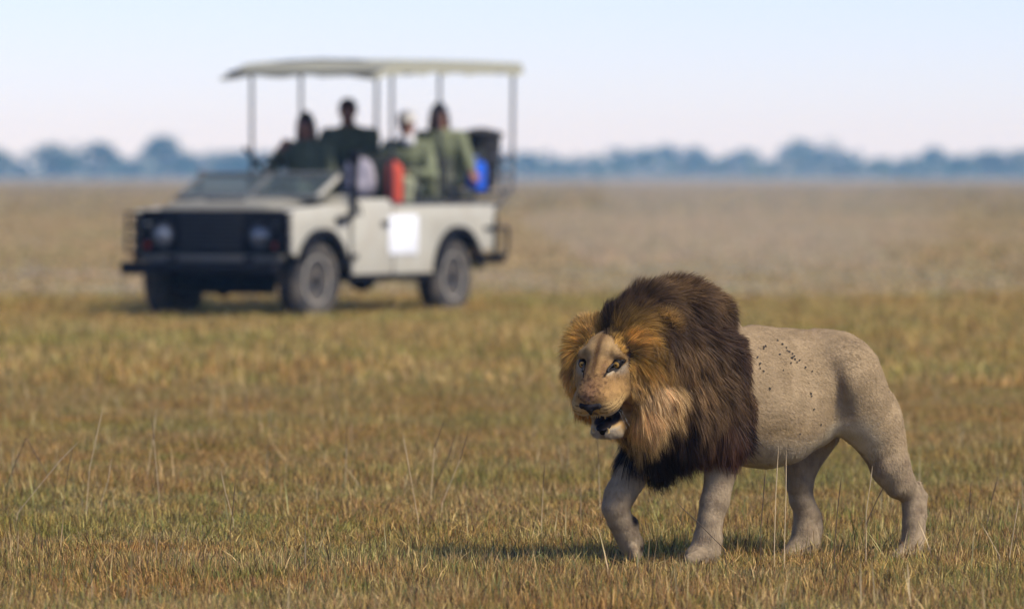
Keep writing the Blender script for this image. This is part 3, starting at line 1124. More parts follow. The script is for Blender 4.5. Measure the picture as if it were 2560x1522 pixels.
# canopy and posts
CT = 2.47
for x in (-1.60, -2.60):
    for s in (-1, 1):
        tube("post", [(x, s * 0.80, 1.13), (x, s * 0.80, CT)], 0.018, STEEL, car)
for s in (-1, 1):
    tube("post", [(-3.58, s * 0.80, 0.80), (-3.70, s * 0.80, 1.0), (-4.18, s * 0.80, 1.30), (-4.20, s * 0.80, CT)], 0.02, STEEL, car)
rk = box("rear_rack", (-4.22, -0.80, 1.215), (-3.62, 0.80, 1.245), STEEL, car, 0.006)
bm = bmesh.new()
for z in (1.42, 1.60):
    tb(bm, [(-3.66, 0.80, z), (-4.21, 0.80, z), (-4.21, -0.80, z), (-3.66, -0.80, z)], 0.016)
mesh_from(bm, "rack_rail", STEEL, rk, 60)
for x in (-3.66, -3.95):
    for s in (-1, 1):
        tube("rack_post", [(x, s * 0.80, 1.24), (x, s * 0.80, 1.60)], 0.016, STEEL, rk)

bm = bmesh.new()
nx_, ny_ = 25, 13
top = []
for i in range(nx_):
    x = -1.12 - 3.14 * i / (nx_ - 1)
    row = []
    for j in range(ny_):
        y = -0.87 + 1.74 * j / (ny_ - 1)
        sag = 0.014 * math.sin((x + 1.6) * math.pi * 1.0) ** 2 + 0.006 * math.sin(9 * x + 7 * y)
        z = CT + 0.075 + 0.03 * (1 - (y / 0.87) ** 2) - sag - 0.135 * max(0.0, (x + 1.75) / 0.63) ** 1.3 + 0.012 * max(0.0, -x - 2.0)
        row.append(bm.verts.new((x, y, z)))
    top.append(row)
for i in range(nx_ - 1):
    for j in range(ny_ - 1):
        bm.faces.new((top[i][j], top[i][j + 1], top[i + 1][j + 1], top[i + 1][j]))
edge = [top[i][0] for i in range(nx_)] + [top[-1][j] for j in range(1, ny_)] + [top[i][-1] for i in range(nx_ - 2, -1, -1)] + [top[0][j] for j in range(ny_ - 2, 0, -1)]
low = []
for q, v in enumerate(edge):
    dz = 0.115 if v.co.x < -1.55 else 0.115 - 0.085 * min(1.0, (v.co.x + 1.55) / 0.4)
    out = Vector((0.01 if v.co.x > -1.2 else (-0.01 if v.co.x < -4.2 else 0), 0.02 * (1 if v.co.y > 0.8 else (-1 if v.co.y < -0.8 else 0)), 0))
    low.append(bm.verts.new(v.co + out - Vector((0, 0, dz + 0.012 * math.sin(q * 1.7)))))
for q in range(len(edge)):
    bm.faces.new((edge[q], low[q], low[(q + 1) % len(edge)], edge[(q + 1) % len(edge)]))
bmesh.ops.recalc_face_normals(bm, faces=bm.faces)
bmesh.ops.solidify(bm, geom=bm.faces[:], thickness=0.006)
can = mesh_from(bm, "canopy", CANVAS, car, 40)
bm = bmesh.new()
for s in (-1, 1):
    tb(bm, [(-1.15, s * 0.80, CT - 0.04), (-1.6, s * 0.80, CT + 0.02), (-4.2, s * 0.80, CT + 0.02)], 0.02)
for x in (-1.60, -2.6, -3.4, -4.2):
    tb(bm, [(x, -0.80, CT + 0.02), (x, -0.4, CT + 0.075), (x, 0, CT + 0.09), (x, 0.4, CT + 0.075), (x, 0.80, CT + 0.02)], 0.018)
tb(bm, [(-1.15, -0.80, CT - 0.04), (-1.15, 0.80, CT - 0.04)], 0.018)
mesh_from(bm, "canopy_frame", STEEL, can, 60)


def on_car(o):
    """stand a thing in the vehicle's own coordinates while it stays a top-level object"""
    o.matrix_world = Matrix.Translation((vx, vy, 0)) @ Matrix.Rotation(car.rotation_euler.z, 4, 'Z') @ o.matrix_world
    return o


def place_in_car(o, loc, rz=0.0):
    a = car.rotation_euler.z
    o.location = (vx + loc[0] * math.cos(a) - loc[1] * math.sin(a), vy + loc[0] * math.sin(a) + loc[1] * math.cos(a), loc[2])
    o.rotation_euler = (0, 0, a + rz)
    return o


# ---- luggage
def soft_bag(name, dims, mat, strap_mat, label, loc, rz, cat="bag", flap=None):
    root = place_in_car(empty(name), loc, rz)
    tag(root, label, cat)
    w, d, h = dims
    f = Field((-w, -d, -0.05), (w, d, h + 0.12), 0.012)
    f.ell((0, 0, h * 0.36), (w * 0.52, d * 0.52, h * 0.40), 0.05)
    f.ell((0, 0, h * 0.68), (w * 0.45, d * 0.45, h * 0.34), 0.06)
    f.cone((-w * 0.3, 0, 0.06), 0.06, (w * 0.3, 0, 0.06), 0.06, 0.05)
    f.ell((w * 0.34, 0, h * 0.30), (w * 0.26, d * 0.34, h * 0.2), 0.03)
    V, Q = f.skin()
    V = smooth_mesh(V, Q, 2)
    np_mesh("bag_body", V, Q, mat, root)
    tube("bag_handle", [(0, -0.06, h), (0, -0.05, h + 0.06), (0, 0.05, h + 0.06), (0, 0.06, h)], 0.012, strap_mat, root)
    tube("bag_strap", [(-w * 0.42, -d * 0.25, h * 0.8), (-w * 0.6, -d * 0.25, h * 0.45), (-w * 0.45, -d * 0.25, 0.1)], 0.014, strap_mat, root)
    return root


GREYB = paint("grey_fabric", (0.36, 0.33, 0.36), 0.9, 0.1, 0.5, (0.10, 0.11, 0.17), 5.0, bump=0.3)
REDB = paint("red_fabric", (0.55, 0.07, 0.035), 0.7, 0.3, 0.2, (0.25, 0.03, 0.02), 5.0)
DARKB = paint("dark_fabric", (0.03, 0.03, 0.032), 0.8, 0.2, 0.3, (0.09, 0.08, 0.07), 5.0, bump=0.3)
soft_bag("rucksack", (0.34, 0.34, 0.42), GREYB, DARKB, "grey and navy rucksack on the empty front seat", (-1.72, 0.36, 1.172), R(20))
rb = place_in_car(empty("dry_bag"), (-1.80, 0.715, 1.15), 0)
tag(rb, "upright red bag between the front and second seat rows", "bag")
lathe("bag_body", [(0.0, -0.28), (0.07, -0.28), (0.083, -0.25), (0.086, 0.1), (0.085, 0.30), (0.075, 0.36), (0.045, 0.40), (0.03, 0.42)], REDB, rb, 22, 'z')
box("roll_top", (-0.025, -0.08, 0.405), (0.025, 0.08, 0.445), DARKB, rb, 0.012)
stand = box("bag_shelf", (-1.93, 0.61, 0.84), (-1.67, 0.82, 0.868), STEEL, car, 0.006)

BLUE = paint("blue_plastic", (0.015, 0.11, 0.62), 0.35, 0.5, 0.1, (0.1, 0.15, 0.4), 6.0)
jug = place_in_car(empty("water_jug"), (-3.58, 0.70, 1.24), 0)
tag(jug, "bright blue water container at the rear corner of the vehicle", "jug")
prism("jug_body", [(-0.10, 0.012), (-0.11, 0.05), (-0.11, 0.25), (-0.06, 0.315), (0.02, 0.315), (0.10, 0.27), (0.11, 0.22), (0.11, 0.05), (0.10, 0.012)], -0.075, 0.075, BLUE, jug, 0.02)
tube("jug_handle", [(-0.07, 0, 0.31), (-0.05, 0, 0.355), (0.03, 0, 0.355), (0.04, 0, 0.31)], 0.014, BLUE, jug)
lathe("jug_cap", [(0.0, 0.33), (0.028, 0.33), (0.03, 0.30), (0.03, 0.27)], WHITE, jug, 16, 'z').location = (0.075, 0, 0)

crate = place_in_car(empty("pack_basket"), (-3.99, 0.54, 1.246), R(6))
tag(crate, "tall black pack standing on the rear rack", "pack")
f = Field((-0.3, -0.3, -0.05), (0.3, 0.3, 0.8), 0.013)
f.cone((0, 0, 0.15), 0.135, (0, 0, 0.50), 0.165, 0.03, 0.8)
f.ell((0, 0, 0.60), (0.20, 0.24, 0.06), 0.04)
f.cone((0.12, -0.06, 0.22), 0.06, (0.12, 0.06, 0.22), 0.06, 0.04)
V, Q = f.skin()
V[:, 2] -= V[:, 2].min() - 0.001
np_mesh("pack_body", smooth_mesh(V, Q, 2), Q, DARKB, crate)
tube("pack_strap", [(-0.13, -0.08, 0.55), (-0.22, -0.08, 0.35), (-0.14, -0.08, 0.08)], 0.016, STEEL, crate)
tube("pack_strap", [(-0.13, 0.08, 0.55), (-0.22, 0.08, 0.35), (-0.14, 0.08, 0.08)], 0.016, STEEL, crate)

# ------------------------------------------------------------------ people in the vehicle
SKIN_CLAY = {}


def skin_mat(name, col):
    return paint(name, col, 0.55, 0.35, 0.25, (col[0] * 0.7, col[1] * 0.6, col[2] * 0.55), 12.0)


OLIVE = paint("olive_cloth", (0.15, 0.165, 0.095), 0.9, 0.12, 0.9, (0.30, 0.32, 0.20), 9.0, bump=0.4)
OLIVE_D = paint("dark_olive_cloth", (0.15, 0.16, 0.095), 0.9, 0.12, 0.9, (0.05, 0.055, 0.035), 9.0, bump=0.4)  # same olive jacket cloth, with the canopy shade put into its colour
TROUSER = paint("khaki_cloth", (0.30, 0.31, 0.20), 0.9, 0.1, 0.5, (0.20, 0.21, 0.13), 9.0, bump=0.3)
HAIRD = paint("dark_hair", (0.014, 0.011, 0.010), 0.5, 0.3, 0.3, (0.03, 0.022, 0.016), 20.0)
BOOT = paint("boot_leather", (0.06, 0.04, 0.025), 0.6, 0.3, 0.4)
CAPC = paint("pale_cap", (0.62, 0.58, 0.50), 0.85, 0.1, 0.3, (0.4, 0.36, 0.3), 9.0)
BUFF = paint("pale_scarf", (0.58, 0.58, 0.58), 0.9, 0.1, 0.3, (0.4, 0.4, 0.4), 9.0)
EYEW = plain("eye_white", (0.7, 0.68, 0.65), 0.2, 0.5)
EYED = plain("eye_dark", (0.015, 0.01, 0.008), 0.15, 0.5)
LIPS = plain("lips", (0.22, 0.08, 0.06), 0.5, 0.3)


def lerp3(a, b, t):
    return tuple(a[i] + (b[i] - a[i]) * t for i in range(3))


def hand(f, wrist, tip_dir, palm_up, side, curl):
    """palm with five unequal bent fingers, the thumb leaving the side of the palm near its base"""
    w = np.array(wrist)
    d = unit(np.array(tip_dir, float))
    n = np.array(palm_up, float); n = unit(n - d * (n @ d))       # back-of-hand direction
    s = np.cross(n, d) * side                                     # towards the thumb
    f.cone(w, 0.026, w + d * 0.03, 0.028, 0.015)
    for q in (-0.026, -0.009, 0.009, 0.026):
        f.cone(w + d * 0.02 + s * q * 0.7, 0.017, w + d * 0.085 + s * q, 0.014, 0.010)
    for q, L in ((0.028, 0.070), (0.010, 0.080), (-0.010, 0.074), (-0.028, 0.058)):
        p = w + d * 0.085 + s * q
        a = 0.0
        for j, seg in enumerate((0.45, 0.32, 0.23)):
            a += curl * (0.5, 0.9, 0.6)[j]
            e = p + (d * math.cos(a) - n * math.sin(a)) * L * seg
            f.cone(p, 0.0098 - 0.0009 * j, e, 0.0094 - 0.0012 * j, 0.003)
            p = e
    p = w + d * 0.03 + s * 0.030
    e = p + unit(d * 0.6 + s * 0.75 - n * 0.25) * 0.042
    f.cone(p, 0.015, e, 0.0115, 0.012)
    e2 = e + unit(d * 0.95 + s * 0.25 - n * 0.35 * curl) * 0.032
    f.cone(e, 0.0112, e2, 0.0092, 0.004)


def person(label, loc, rz, lean, arms, head_yaw, head_pitch, skin, coat, hair, knees=0.12, scale=1.0, cap=False, scarf=False, broad=1.12):
    root = place_in_car(empty("person"), loc, rz)
    root.scale = (scale,) * 3
    tag(root, label, "person", "people riding in the safari vehicle")
    lx = math.sin(R(lean)) * 0.42
    hipc, chest = (0, 0, 0.12), (lx * 0.8, 0, 0.40)
    neck = (lx * 1.1 + 0.02, 0, 0.575)
    hc = np.array((lx * 1.25 + 0.045, 0, 0.735))
    sh = {s: (lx, s * 0.185 * broad, 0.505) for s in (-1, 1)}
    M = np.array((Matrix.Rotation(R(head_yaw), 3, 'Z') @ Matrix.Rotation(R(head_pitch), 3, 'Y')))

    def hd(x, y, z):
        return hc + M @ np.array((x, y, z))
    lo, hi = (-0.45, -0.55, -0.55), (0.80, 0.55, 0.98)
    # body: head with face, neck, arms and hands as one skin (the rest is under the clothes)
    f = Field(lo, hi, 0.0075)
    f.ell(hc + M @ np.array((-0.012, 0, 0.03)), (0.096, 0.077, 0.088), 0.02, M)
    f.ell(hd(0.022, 0, -0.035), (0.068, 0.062, 0.078), 0.03, M)
    f.cone(hd(0.045, 0, -0.085), 0.030, hd(0.062, 0, -0.092), 0.022, 0.025)            # chin
    f.cone(hd(0.084, 0, 0.012), 0.010, hd(0.104, 0, -0.022), 0.0135, 0.010)            # nose
    f.ell(hd(0.098, 0, -0.026), (0.012, 0.018, 0.010), 0.008, M)
    f.cone(hd(0.080, -0.035, 0.026), 0.009, hd(0.080, 0.035, 0.026), 0.009, 0.015)     # brow
    f.cone(hd(0.082, -0.018, -0.058), 0.008, hd(0.082, 0.018, -0.058), 0.008, 0.008)   # mouth
    for s in (-1, 1):
        f.ell(hd(0.076, s * 0.032, 0.008), (0.012, 0.014, 0.010), 0.008, M, cut=True)
        f.ell(hd(-0.008, s * 0.080, -0.002), (0.018, 0.010, 0.032), 0.006, M)          # ears
    f.cone(neck, 0.058, lerp3(neck, tuple(hd(-0.01, 0, -0.06)), 0.9), 0.055, 0.03)
    f.cone(chest, 0.10, neck, 0.06, 0.05, 0.8)
    for s in (-1, 1):
        el, wr, td, pu, cu = arms[s]
        f.cone(sh[s], 0.05, el, 0.042, 0.03)
        f.cone(el, 0.042, wr, 0.029, 0.02)
        hand(f, wr, td, pu, s, cu)
        f.cone(chest, 0.09, sh[s], 0.06, 0.04)
    V, Q = f.skin()
    np_mesh("body", smooth_mesh(V, Q, 1, 0.4), Q, skin, root)
    # jacket
    f = Field(lo, hi, 0.011)
    f.chain([(hipc, 0.175), (lerp3(hipc, chest, 0.5), 0.160), (chest, 0.168), (lerp3(chest, neck, 0.55), 0.120)], 0.05, 0.80 / broad)
    f.cone(lerp3(chest, neck, 0.6), 0.10, neck, 0.074, 0.03)
    for s in (-1, 1):
        el, wr, td, pu, cu = arms[s]
        f.cone(lerp3(chest, neck, 0.6), 0.085, sh[s], 0.078, 0.05)
        f.cone(sh[s], 0.080, el, 0.064, 0.04)
        f.cone(el, 0.063, lerp3(el, wr, 0.88), 0.047, 0.03)
    f.ell(hipc - np.array((0, 0, 0.02)), (0.17, 0.19, 0.13), 0.05)
    V, Q = f.skin()
    V = smooth_mesh(V, Q, 1)
    V = V + 0.010 * (vnoise(V, 16) - 0.5)[:, None] * f.grad(V)
    np_mesh("jacket", V, Q, coat, root)
    # trousers and boots
    f = Field(lo, hi, 0.012)
    for s in (-1, 1):
        kn, an = (0.44, s * knees, 0.13), (0.47, s * knees, -0.30)
        f.cone((0.0, s * 0.09, 0.09), 0.105, kn, 0.078, 0.04)
        f.cone(kn, 0.078, an, 0.058, 0.03)
    f.cone((0, -0.08, 0.09), 0.10, (0, 0.08, 0.09), 0.10, 0.04)
    V, Q = f.skin()
    np_mesh("trousers", smooth_mesh(V, Q, 1), Q, TROUSER, root)
    for s in (-1, 1):
        f = Field((0.3, s * knees - 0.1, -0.50), (0.8, s * knees + 0.1, -0.2), 0.012)
        f.cone((0.47, s * knees, -0.28), 0.055, (0.47, s * knees, -0.38), 0.052, 0.02)
        f.cone((0.46, s * knees, -0.395), 0.045, (0.64, s * knees, -0.405), 0.040, 0.02)
        V, Q = f.skin()
        np_mesh("boot", smooth_mesh(V, Q, 1), Q, BOOT, root)
    # hair, cap
    f = Field(hc - 0.25, hc + 0.25, 0.0085)
    f.ell(hd(-0.022, 0, 0.042), (0.104, 0.088, 0.092), 0.02, M)
    if hair == 'long':
        for s in (-1, 1):
            f.cone(hd(-0.03, s * 0.07, 0.0), 0.035, hd(-0.04, s * 0.085, -0.15), 0.032, 0.03)
        f.cone(hd(-0.07, 0, 0.02), 0.06, hd(-0.085, 0, -0.17), 0.055, 0.04)
        f.cone(hd(-0.05, 0, 0.11), 0.04, hd(-0.09, 0, 0.06), 0.05, 0.03)
    f.ell(hd(0.115, 0, -0.03), (0.085, 0.07, 0.095), 0.012, M, cut=True)
    V, Q = f.skin()
    V = V + 0.006 * (vnoise(V, 45) - 0.5)[:, None]
    np_mesh("hair", V, Q, HAIRD, root)
    if cap:
        f = Field(hc - 0.3, hc + 0.3, 0.009)
        f.ell(hd(-0.02, 0, 0.072), (0.112, 0.098, 0.082), 0.02, M)
        f.ell(hd(0.10, 0, 0.058), (0.085, 0.075, 0.010), 0.012, M)
        V, Q = f.skin()
        np_mesh("cap", V, Q, CAPC, root)
    if scarf:
        f = Field(hc - 0.3, hc + 0.3, 0.010)
        f.ell((neck[0] + 0.03, 0, neck[2] + 0.02), (0.095, 0.095, 0.055), 0.02)
        f.ell((neck[0] + 0.09, 0.05, neck[2] - 0.01), (0.05, 0.06, 0.05), 0.03)
        V, Q = f.skin()
        np_mesh("scarf", smooth_mesh(V, Q, 1), Q, BUFF, root)
    for s in (-1, 1):
        e = lathe("eye", [(0.0, -0.011), (0.008, -0.008), (0.011, 0.0), (0.008, 0.008), (0.0, 0.011)], EYEW, root, 12, 'x')
        e.location = hd(0.071, s * 0.032, 0.008)
        e.rotation_euler = Matrix(M.tolist()).to_euler()
        ir = lathe("iris", [(0.0, 0.0118), (0.0045, 0.0108), (0.005, 0.009)], EYED, e, 12, 'x')
    lp = lathe("lips", [(0.0, -0.019), (0.005, -0.012), (0.0065, 0.0), (0.005, 0.012), (0.0, 0.019)], LIPS, root, 10, 'y')
    lp.location = hd(0.087, 0, -0.058)
    lp.rotation_euler = Matrix(M.tolist()).to_euler()
    return root


S_DARK = skin_mat("skin_deep", (0.28, 0.12, 0.07))
S_TAN = skin_mat("skin_tan", (0.36, 0.17, 0.105))
FWD, DN, UP = (1, 0, 0), (0, 0, -1), (0, 0, 1)
# driver, a hand up at the chin
person("person at the wheel in olive darkened for the canopy shade, one hand raised to the chin", (-1.90, -0.31, 1.172), 0, 4,
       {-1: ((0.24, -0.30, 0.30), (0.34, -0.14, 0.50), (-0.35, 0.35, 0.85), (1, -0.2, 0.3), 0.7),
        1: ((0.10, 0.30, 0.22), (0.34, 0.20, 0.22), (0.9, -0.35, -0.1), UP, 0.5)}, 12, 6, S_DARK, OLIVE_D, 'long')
# second row, far side, sitting tall
person("tallest seated person in an olive jacket darkened for the shade with short dark hair, middle of the second row", (-2.70, -0.29, 1.262), R(4), 0,
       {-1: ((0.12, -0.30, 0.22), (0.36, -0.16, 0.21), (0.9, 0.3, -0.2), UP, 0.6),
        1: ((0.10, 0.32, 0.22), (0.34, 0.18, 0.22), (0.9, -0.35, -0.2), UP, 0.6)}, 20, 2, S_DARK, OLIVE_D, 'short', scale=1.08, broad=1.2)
# second row, near side, pale cap and scarf, hands in the lap
person("person in olive jacket with pale cap and scarf, hands together in the lap", (-2.60, 0.45, 1.202), R(10), 4,
       {-1: ((0.14, -0.29, 0.22), (0.36, -0.09, 0.24), (0.75, 0.6, -0.1), UP, 0.8),
        1: ((0.16, 0.30, 0.22), (0.37, 0.10, 0.25), (0.7, -0.65, -0.1), UP, 0.8)}, 28, 4, S_TAN, OLIVE, 'short', cap=True, scarf=True, scale=0.97)
# third row, near side, dark hair, arm out to the rail
person("person in olive jacket with long dark hair, rearmost seat, arm stretched out", (-3.30, 0.44, 1.282), R(8), 2,
       {-1: ((0.14, -0.29, 0.22), (0.36, -0.10, 0.22), (0.9, 0.4, -0.1), UP, 0.7),
        1: ((0.10, 0.34, 0.26), (0.24, 0.42, 0.16), (0.55, 0.5, -0.5), (0.4, 0.2, 0.9), 0.9)}, 15, 0, S_DARK, OLIVE, 'long')

# ------------------------------------------------------------------ the lion
PHI = R(35)
LH = np.array((-math.cos(PHI), -math.sin(PHI), 0.0))       # heading
LL = np.array((math.sin(PHI), -math.cos(PHI), 0.0))        # its left flank, towards the camera
LR = np.array((1.016, 22.1, 0.0))
lion = empty("lion", LR, math.atan2(LH[1], LH[0]))
tag(lion, "male lion with dark brown mane walking through the grass, mouth half open", "lion")
PXM = FPX / 22.0


def sstep(x, a, b):
    t = np.clip((x - a) / (b - a), 0, 1)
    return t * t * (3 - 2 * t)


def mixc(c, k, w):
    return c * (1 - w[:, None]) + np.array(k) * w[:, None]


def blob(P, c, r):
    return np.exp(-(((P - np.array(c)) / np.array(r)) ** 2).sum(1))


def at(px, py, lat):
    """body coordinates (forward, left, up) of the point in the lion's upright plane `lat` that the photo shows at px, py"""
    a = (py - 761.0) / FPX
    d = np.array(((px - 1280.0) / FPX, 1.0, 0.0))
    # camera pitched down by PITCH
    cp, sp = math.cos(PITCH), math.sin(PITCH)
    d = np.array(((px - 1280.0) / FPX, cp - a * sp, -sp - a * cp))
    C = np.array((0, 0, CAMH))
    t = (lat - (C - LR) @ LL) / (d @ LL)
    P = C + d * t - LR
    return np.array((P @ LH, P @ LL, P[2]))


def ch(pts, lat):
    """(px, py, radius px[, lat]) -> capsule chain in body coordinates"""
    return [(at(p[0], p[1], p[3] if len(p) > 3 else lat), p[2] / PXM) for p in pts]


f = Field((-0.80, -0.42, -0.03), (1.12, 0.46, 1.16), 0.0058)
# trunk: deep chest narrowing to the loin and the tucked belly
f.chain(ch([(1745, 985, 166), (1810, 990, 168), (1905, 992, 168), (1985, 982, 156), (2050, 955, 126), (2100, 948, 116)], 0.0), 0.03, 1.38)
f.chain(ch([(1880, 842, 20), (1960, 846, 19), (2040, 849, 19), (2100, 858, 24)], 0.0), 0.05)          # spine
f.ell(at(1925, 1035, 0.055), (0.25, 0.150, 0.180), 0.05)                                                # belly
f.ell(at(2085, 885, 0.080), (0.075, 0.045, 0.065), 0.05)                                              # hip bone
f.ell(at(2075, 888, -0.080), (0.075, 0.045, 0.065), 0.05)
# near hind leg, pushed back
f.chain(ch([(2110, 952, 104), (2140, 1005, 92), (2180, 1062, 74), (2206, 1110, 62), (2224, 1160, 53)], 0.105), 0.03, 1.25)
f.chain(ch([(2224, 1160, 53), (2248, 1205, 41), (2282, 1236, 28), (2289, 1262, 25)], 0.115), 0.02, 1.1)
f.chain(ch([(2297, 1210, 10), (2307, 1238, 13), (2302, 1290, 15), (2294, 1340, 19)], 0.115), 0.012)
f.chain(ch([(2280, 1258, 24), (2280, 1305, 22), (2280, 1350, 25)], 0.115), 0.012)
f.chain(ch([(2282, 1365, 27), (2266, 1386, 29), (2246, 1396, 25)], 0.115), 0.02)
for q, dl in ((-14, -0.035), (0, -0.012), (8, 0.014), (2, 0.038)):
    f.cone(at(2256 + q * 0.3, 1388, 0.125 + dl), 0.022, at(2236 - q * 0.2, 1399, 0.125 + dl * 1.15), 0.021, 0.012)
f.chain(ch([(2222, 1170, 40, 0.125), (2240, 1214, 30, 0.125)], 0.13), 0.02)                                # gaskin bulge
# skin fold from flank to knee
f.chain(ch([(2062, 1020, 44), (2110, 1030, 44), (2150, 1070, 40)], 0.10), 0.04, 1.8)
# far hind leg, brought forward
f.chain(ch([(2085, 980, 92), (2048, 1075, 58), (2004, 1160, 42)], -0.10), 0.03, 1.25)
f.chain(ch([(2004, 1160, 42), (1999, 1205, 35), (2004, 1248, 30), (2022, 1284, 26)], -0.105), 0.02)
f.chain(ch([(2036, 1292, 18), (2034, 1320, 20), (2024, 1355, 26)], -0.105), 0.015)
f.chain(ch([(2012, 1286, 28), (2010, 1330, 27), (2004, 1362, 30), (1992, 1384, 33), (1976, 1394, 28)], -0.105), 0.02)
for q in (-0.04, -0.013, 0.014, 0.04):
    f.cone(at(1982, 1388, -0.11 + q * 0.9), 0.023, at(1960, 1399, -0.11 + q * 1.2), 0.020, 0.005)
# near foreleg, straight under the shoulder
f.ell(at(1785, 985, 0.12), (0.14, 0.075, 0.22), 0.05)                                                   # shoulder blade
f.chain(ch([(1804, 1075, 60), (1804, 1140, 41), (1798, 1190, 36), (1787, 1255, 34), (1775, 1305, 31), (1770, 1345, 33)], 0.125), 0.025)
f.chain(ch([(1770, 1345, 33), (1762, 1378, 37), (1746, 1394, 34)], 0.125), 0.02)
for q in (-0.050, -0.017, 0.017, 0.050):
    f.cone(at(1750, 1386, 0.125 + q * 0.85), 0.026, at(1726, 1398, 0.125 + q * 1.1), 0.022, 0.005)
f.chain(ch([(1818, 1128, 28), (1813, 1180, 21), (1806, 1230, 15)], 0.13), 0.02)
# far foreleg, lifted and folded at the wrist
f.ell(at(1665, 1010, -0.12), (0.13, 0.075, 0.20), 0.05)
f.chain(ch([(1640, 1090, 64), (1604, 1148, 48), (1574, 1195, 40), (1550, 1236, 37)], -0.115), 0.025)
f.chain(ch([(1550, 1236, 37), (1540, 1266, 34), (1551, 1302, 30), (1567, 1336, 29)], -0.115), 0.02)
f.chain(ch([(1567, 1336, 29), (1578, 1360, 30), (1582, 1382, 25)], -0.115), 0.02)
for q, dx in ((-0.040, -6), (-0.014, 4), (0.014, 7), (0.040, 2)):
    f.cone(at(1580 + dx * 0.4, 1368, -0.115 + q * 0.9), 0.021, at(1588 + dx, 1396, -0.115 + q * 1.15), 0.0185, 0.006)
f.cone(at(1584, 1302, -0.10), 0.016, at(1590, 1310, -0.10), 0.012, 0.02)                                # wrist pad

# head: own frame, turned towards the camera, muzzle lowered
PSI, HP = R(21), R(17)
Fw = np.array((-math.sin(PSI), -math.cos(PSI), 0)); Sw = np.array((math.cos(PSI), -math.sin(PSI), 0)); Zw = np.array((0, 0, 1.0))
fw = Fw * math.cos(HP) - Zw * math.sin(HP); uw = Fw * math.sin(HP) + Zw * math.cos(HP)
toL = np.stack([LH, LL, Zw])
HM = np.stack([toL @ fw, toL @ Sw, toL @ uw], 1)           # columns: forward, left, up of the head
EYE_MID = at(1499, 908, 0.03)
HO = EYE_MID - HM @ np.array((0.10, 0, 0.05))


def hd(a, b, c):
    return HO + HM @ np.array((a, b, c), float)


def tohead(P):
    return (P - HO) @ HM


# mane mass: neck and chest padded out with thick undercoat
f.chain(ch([(1610, 870, 112, 0.0), (1690, 890, 128, 0.0), (1760, 945, 135, 0.0)], 0), 0.04, 1.12)
f.chain(ch([(1585, 812, 52, -0.01), (1630, 785, 66, 0.0), (1700, 785, 78, 0.0), (1770, 815, 74, 0.0), (1815, 870, 58, 0.0)], 0), 0.04, 1.0)
f.chain(ch([(1640, 1000, 95, 0.02), (1720, 1030, 106, 0.02), (1775, 1030, 90, 0.04)], 0), 0.04, 1.05)
f.chain(ch([(1585, 1050, 56, -0.03), (1640, 1080, 56, -0.02), (1720, 1085, 56, 0.03), (1795, 1080, 44, 0.12)], 0), 0.04)
# ruff: a padded ring round the face, fuller at the cheeks and under the jaw
RUFF = []
for k in range(24):
    a = 2 * math.pi * k / 24
    ca, sa = math.cos(a), math.sin(a)
    low = max(0.0, -sa)
    RUFF.append((hd(-0.045 - 0.010 * low - 0.015 * max(0, sa), (0.128 + 0.022 * low * abs(ca)) * ca, -0.010 + (0.130 if sa > 0 else 0.172) * sa), 0.046 + 0.010 * low))
f.chain(RUFF + [RUFF[0]], 0.04)
# skull
f.ell(hd(-0.020, 0, 0.030), (0.125, 0.100, 0.098), 0.03, HM)
f.ell(hd(0.040, 0, 0.085), (0.060, 0.066, 0.048), 0.03, HM)
for s in (-1, 1):
    f.ell(hd(0.030, s * 0.080, -0.040), (0.070, 0.046, 0.078), 0.04, HM)                 # cheek
    f.cone(hd(0.086, s * 0.030, 0.088), 0.020, hd(0.074, s * 0.070, 0.076), 0.018, 0.026)  # brow
    f.cone(hd(0.055, s * 0.084, 0.025), 0.021, hd(0.086, s * 0.064, -0.008), 0.022, 0.026)
f.cone(hd(0.082, 0, 0.060), 0.046, hd(0.150, 0, 0.002), 0.044, 0.02)                     # bridge
f.cone(hd(0.150, 0, 0.002), 0.044, hd(0.214, 0, -0.042), 0.040, 0.02)
for s in (-1, 1):
    f.cone(hd(0.110, s * 0.026, 0.026), 0.032, hd(0.210, s * 0.028, -0.036), 0.030, 0.015)
    f.ell(hd(0.180, s * 0.042, -0.078), (0.058, 0.046, 0.043), 0.02, HM)                # whisker pads
    f.ell(hd(0.120, s * 0.056, -0.062), (0.062, 0.034, 0.046), 0.03, HM)
# lower jaw, hanging open
f.chain([(hd(0.00, 0, -0.145), 0.062), (hd(0.065, 0, -0.186), 0.034), (hd(0.108, 0, -0.200), 0.018)], 0.03)
for s in (-1, 1):
    f.cone(hd(0.000, s * 0.062, -0.150), 0.032, hd(0.104, s * 0.036, -0.197), 0.016, 0.02)
f.ell(hd(0.108, 0, -0.198), (0.038, 0.052, 0.013), 0.02, HM)
# mouth cavity
f.ell(hd(0.128, 0, -0.146), (0.098, 0.052, 0.039), 0.008, HM, cut=True)
for s in (-1, 1):
    f.ell(hd(0.100, s * 0.062, -0.142), (0.068, 0.040, 0.036), 0.010, HM, cut=True)
f.ell(hd(0.205, 0, -0.142), (0.05, 0.042, 0.024), 0.010, HM, cut=True)
# tongue bed, eye sockets, line down the lip
for s in (-1, 1):
    f.ell(hd(0.116, s * 0.067, 0.0470), (0.026, 0.0195, 0.0092), 0.005, HM, cut=True)
    f.cone(hd(0.110, s * 0.049, 0.034), 0.005, hd(0.122, s * 0.042, 0.018), 0.003, 0.010, cut=True)
    f.cone(hd(0.245, 0, -0.095), 0.005, hd(0.236, 0, -0.122), 0.005, 0.010, cut=True)
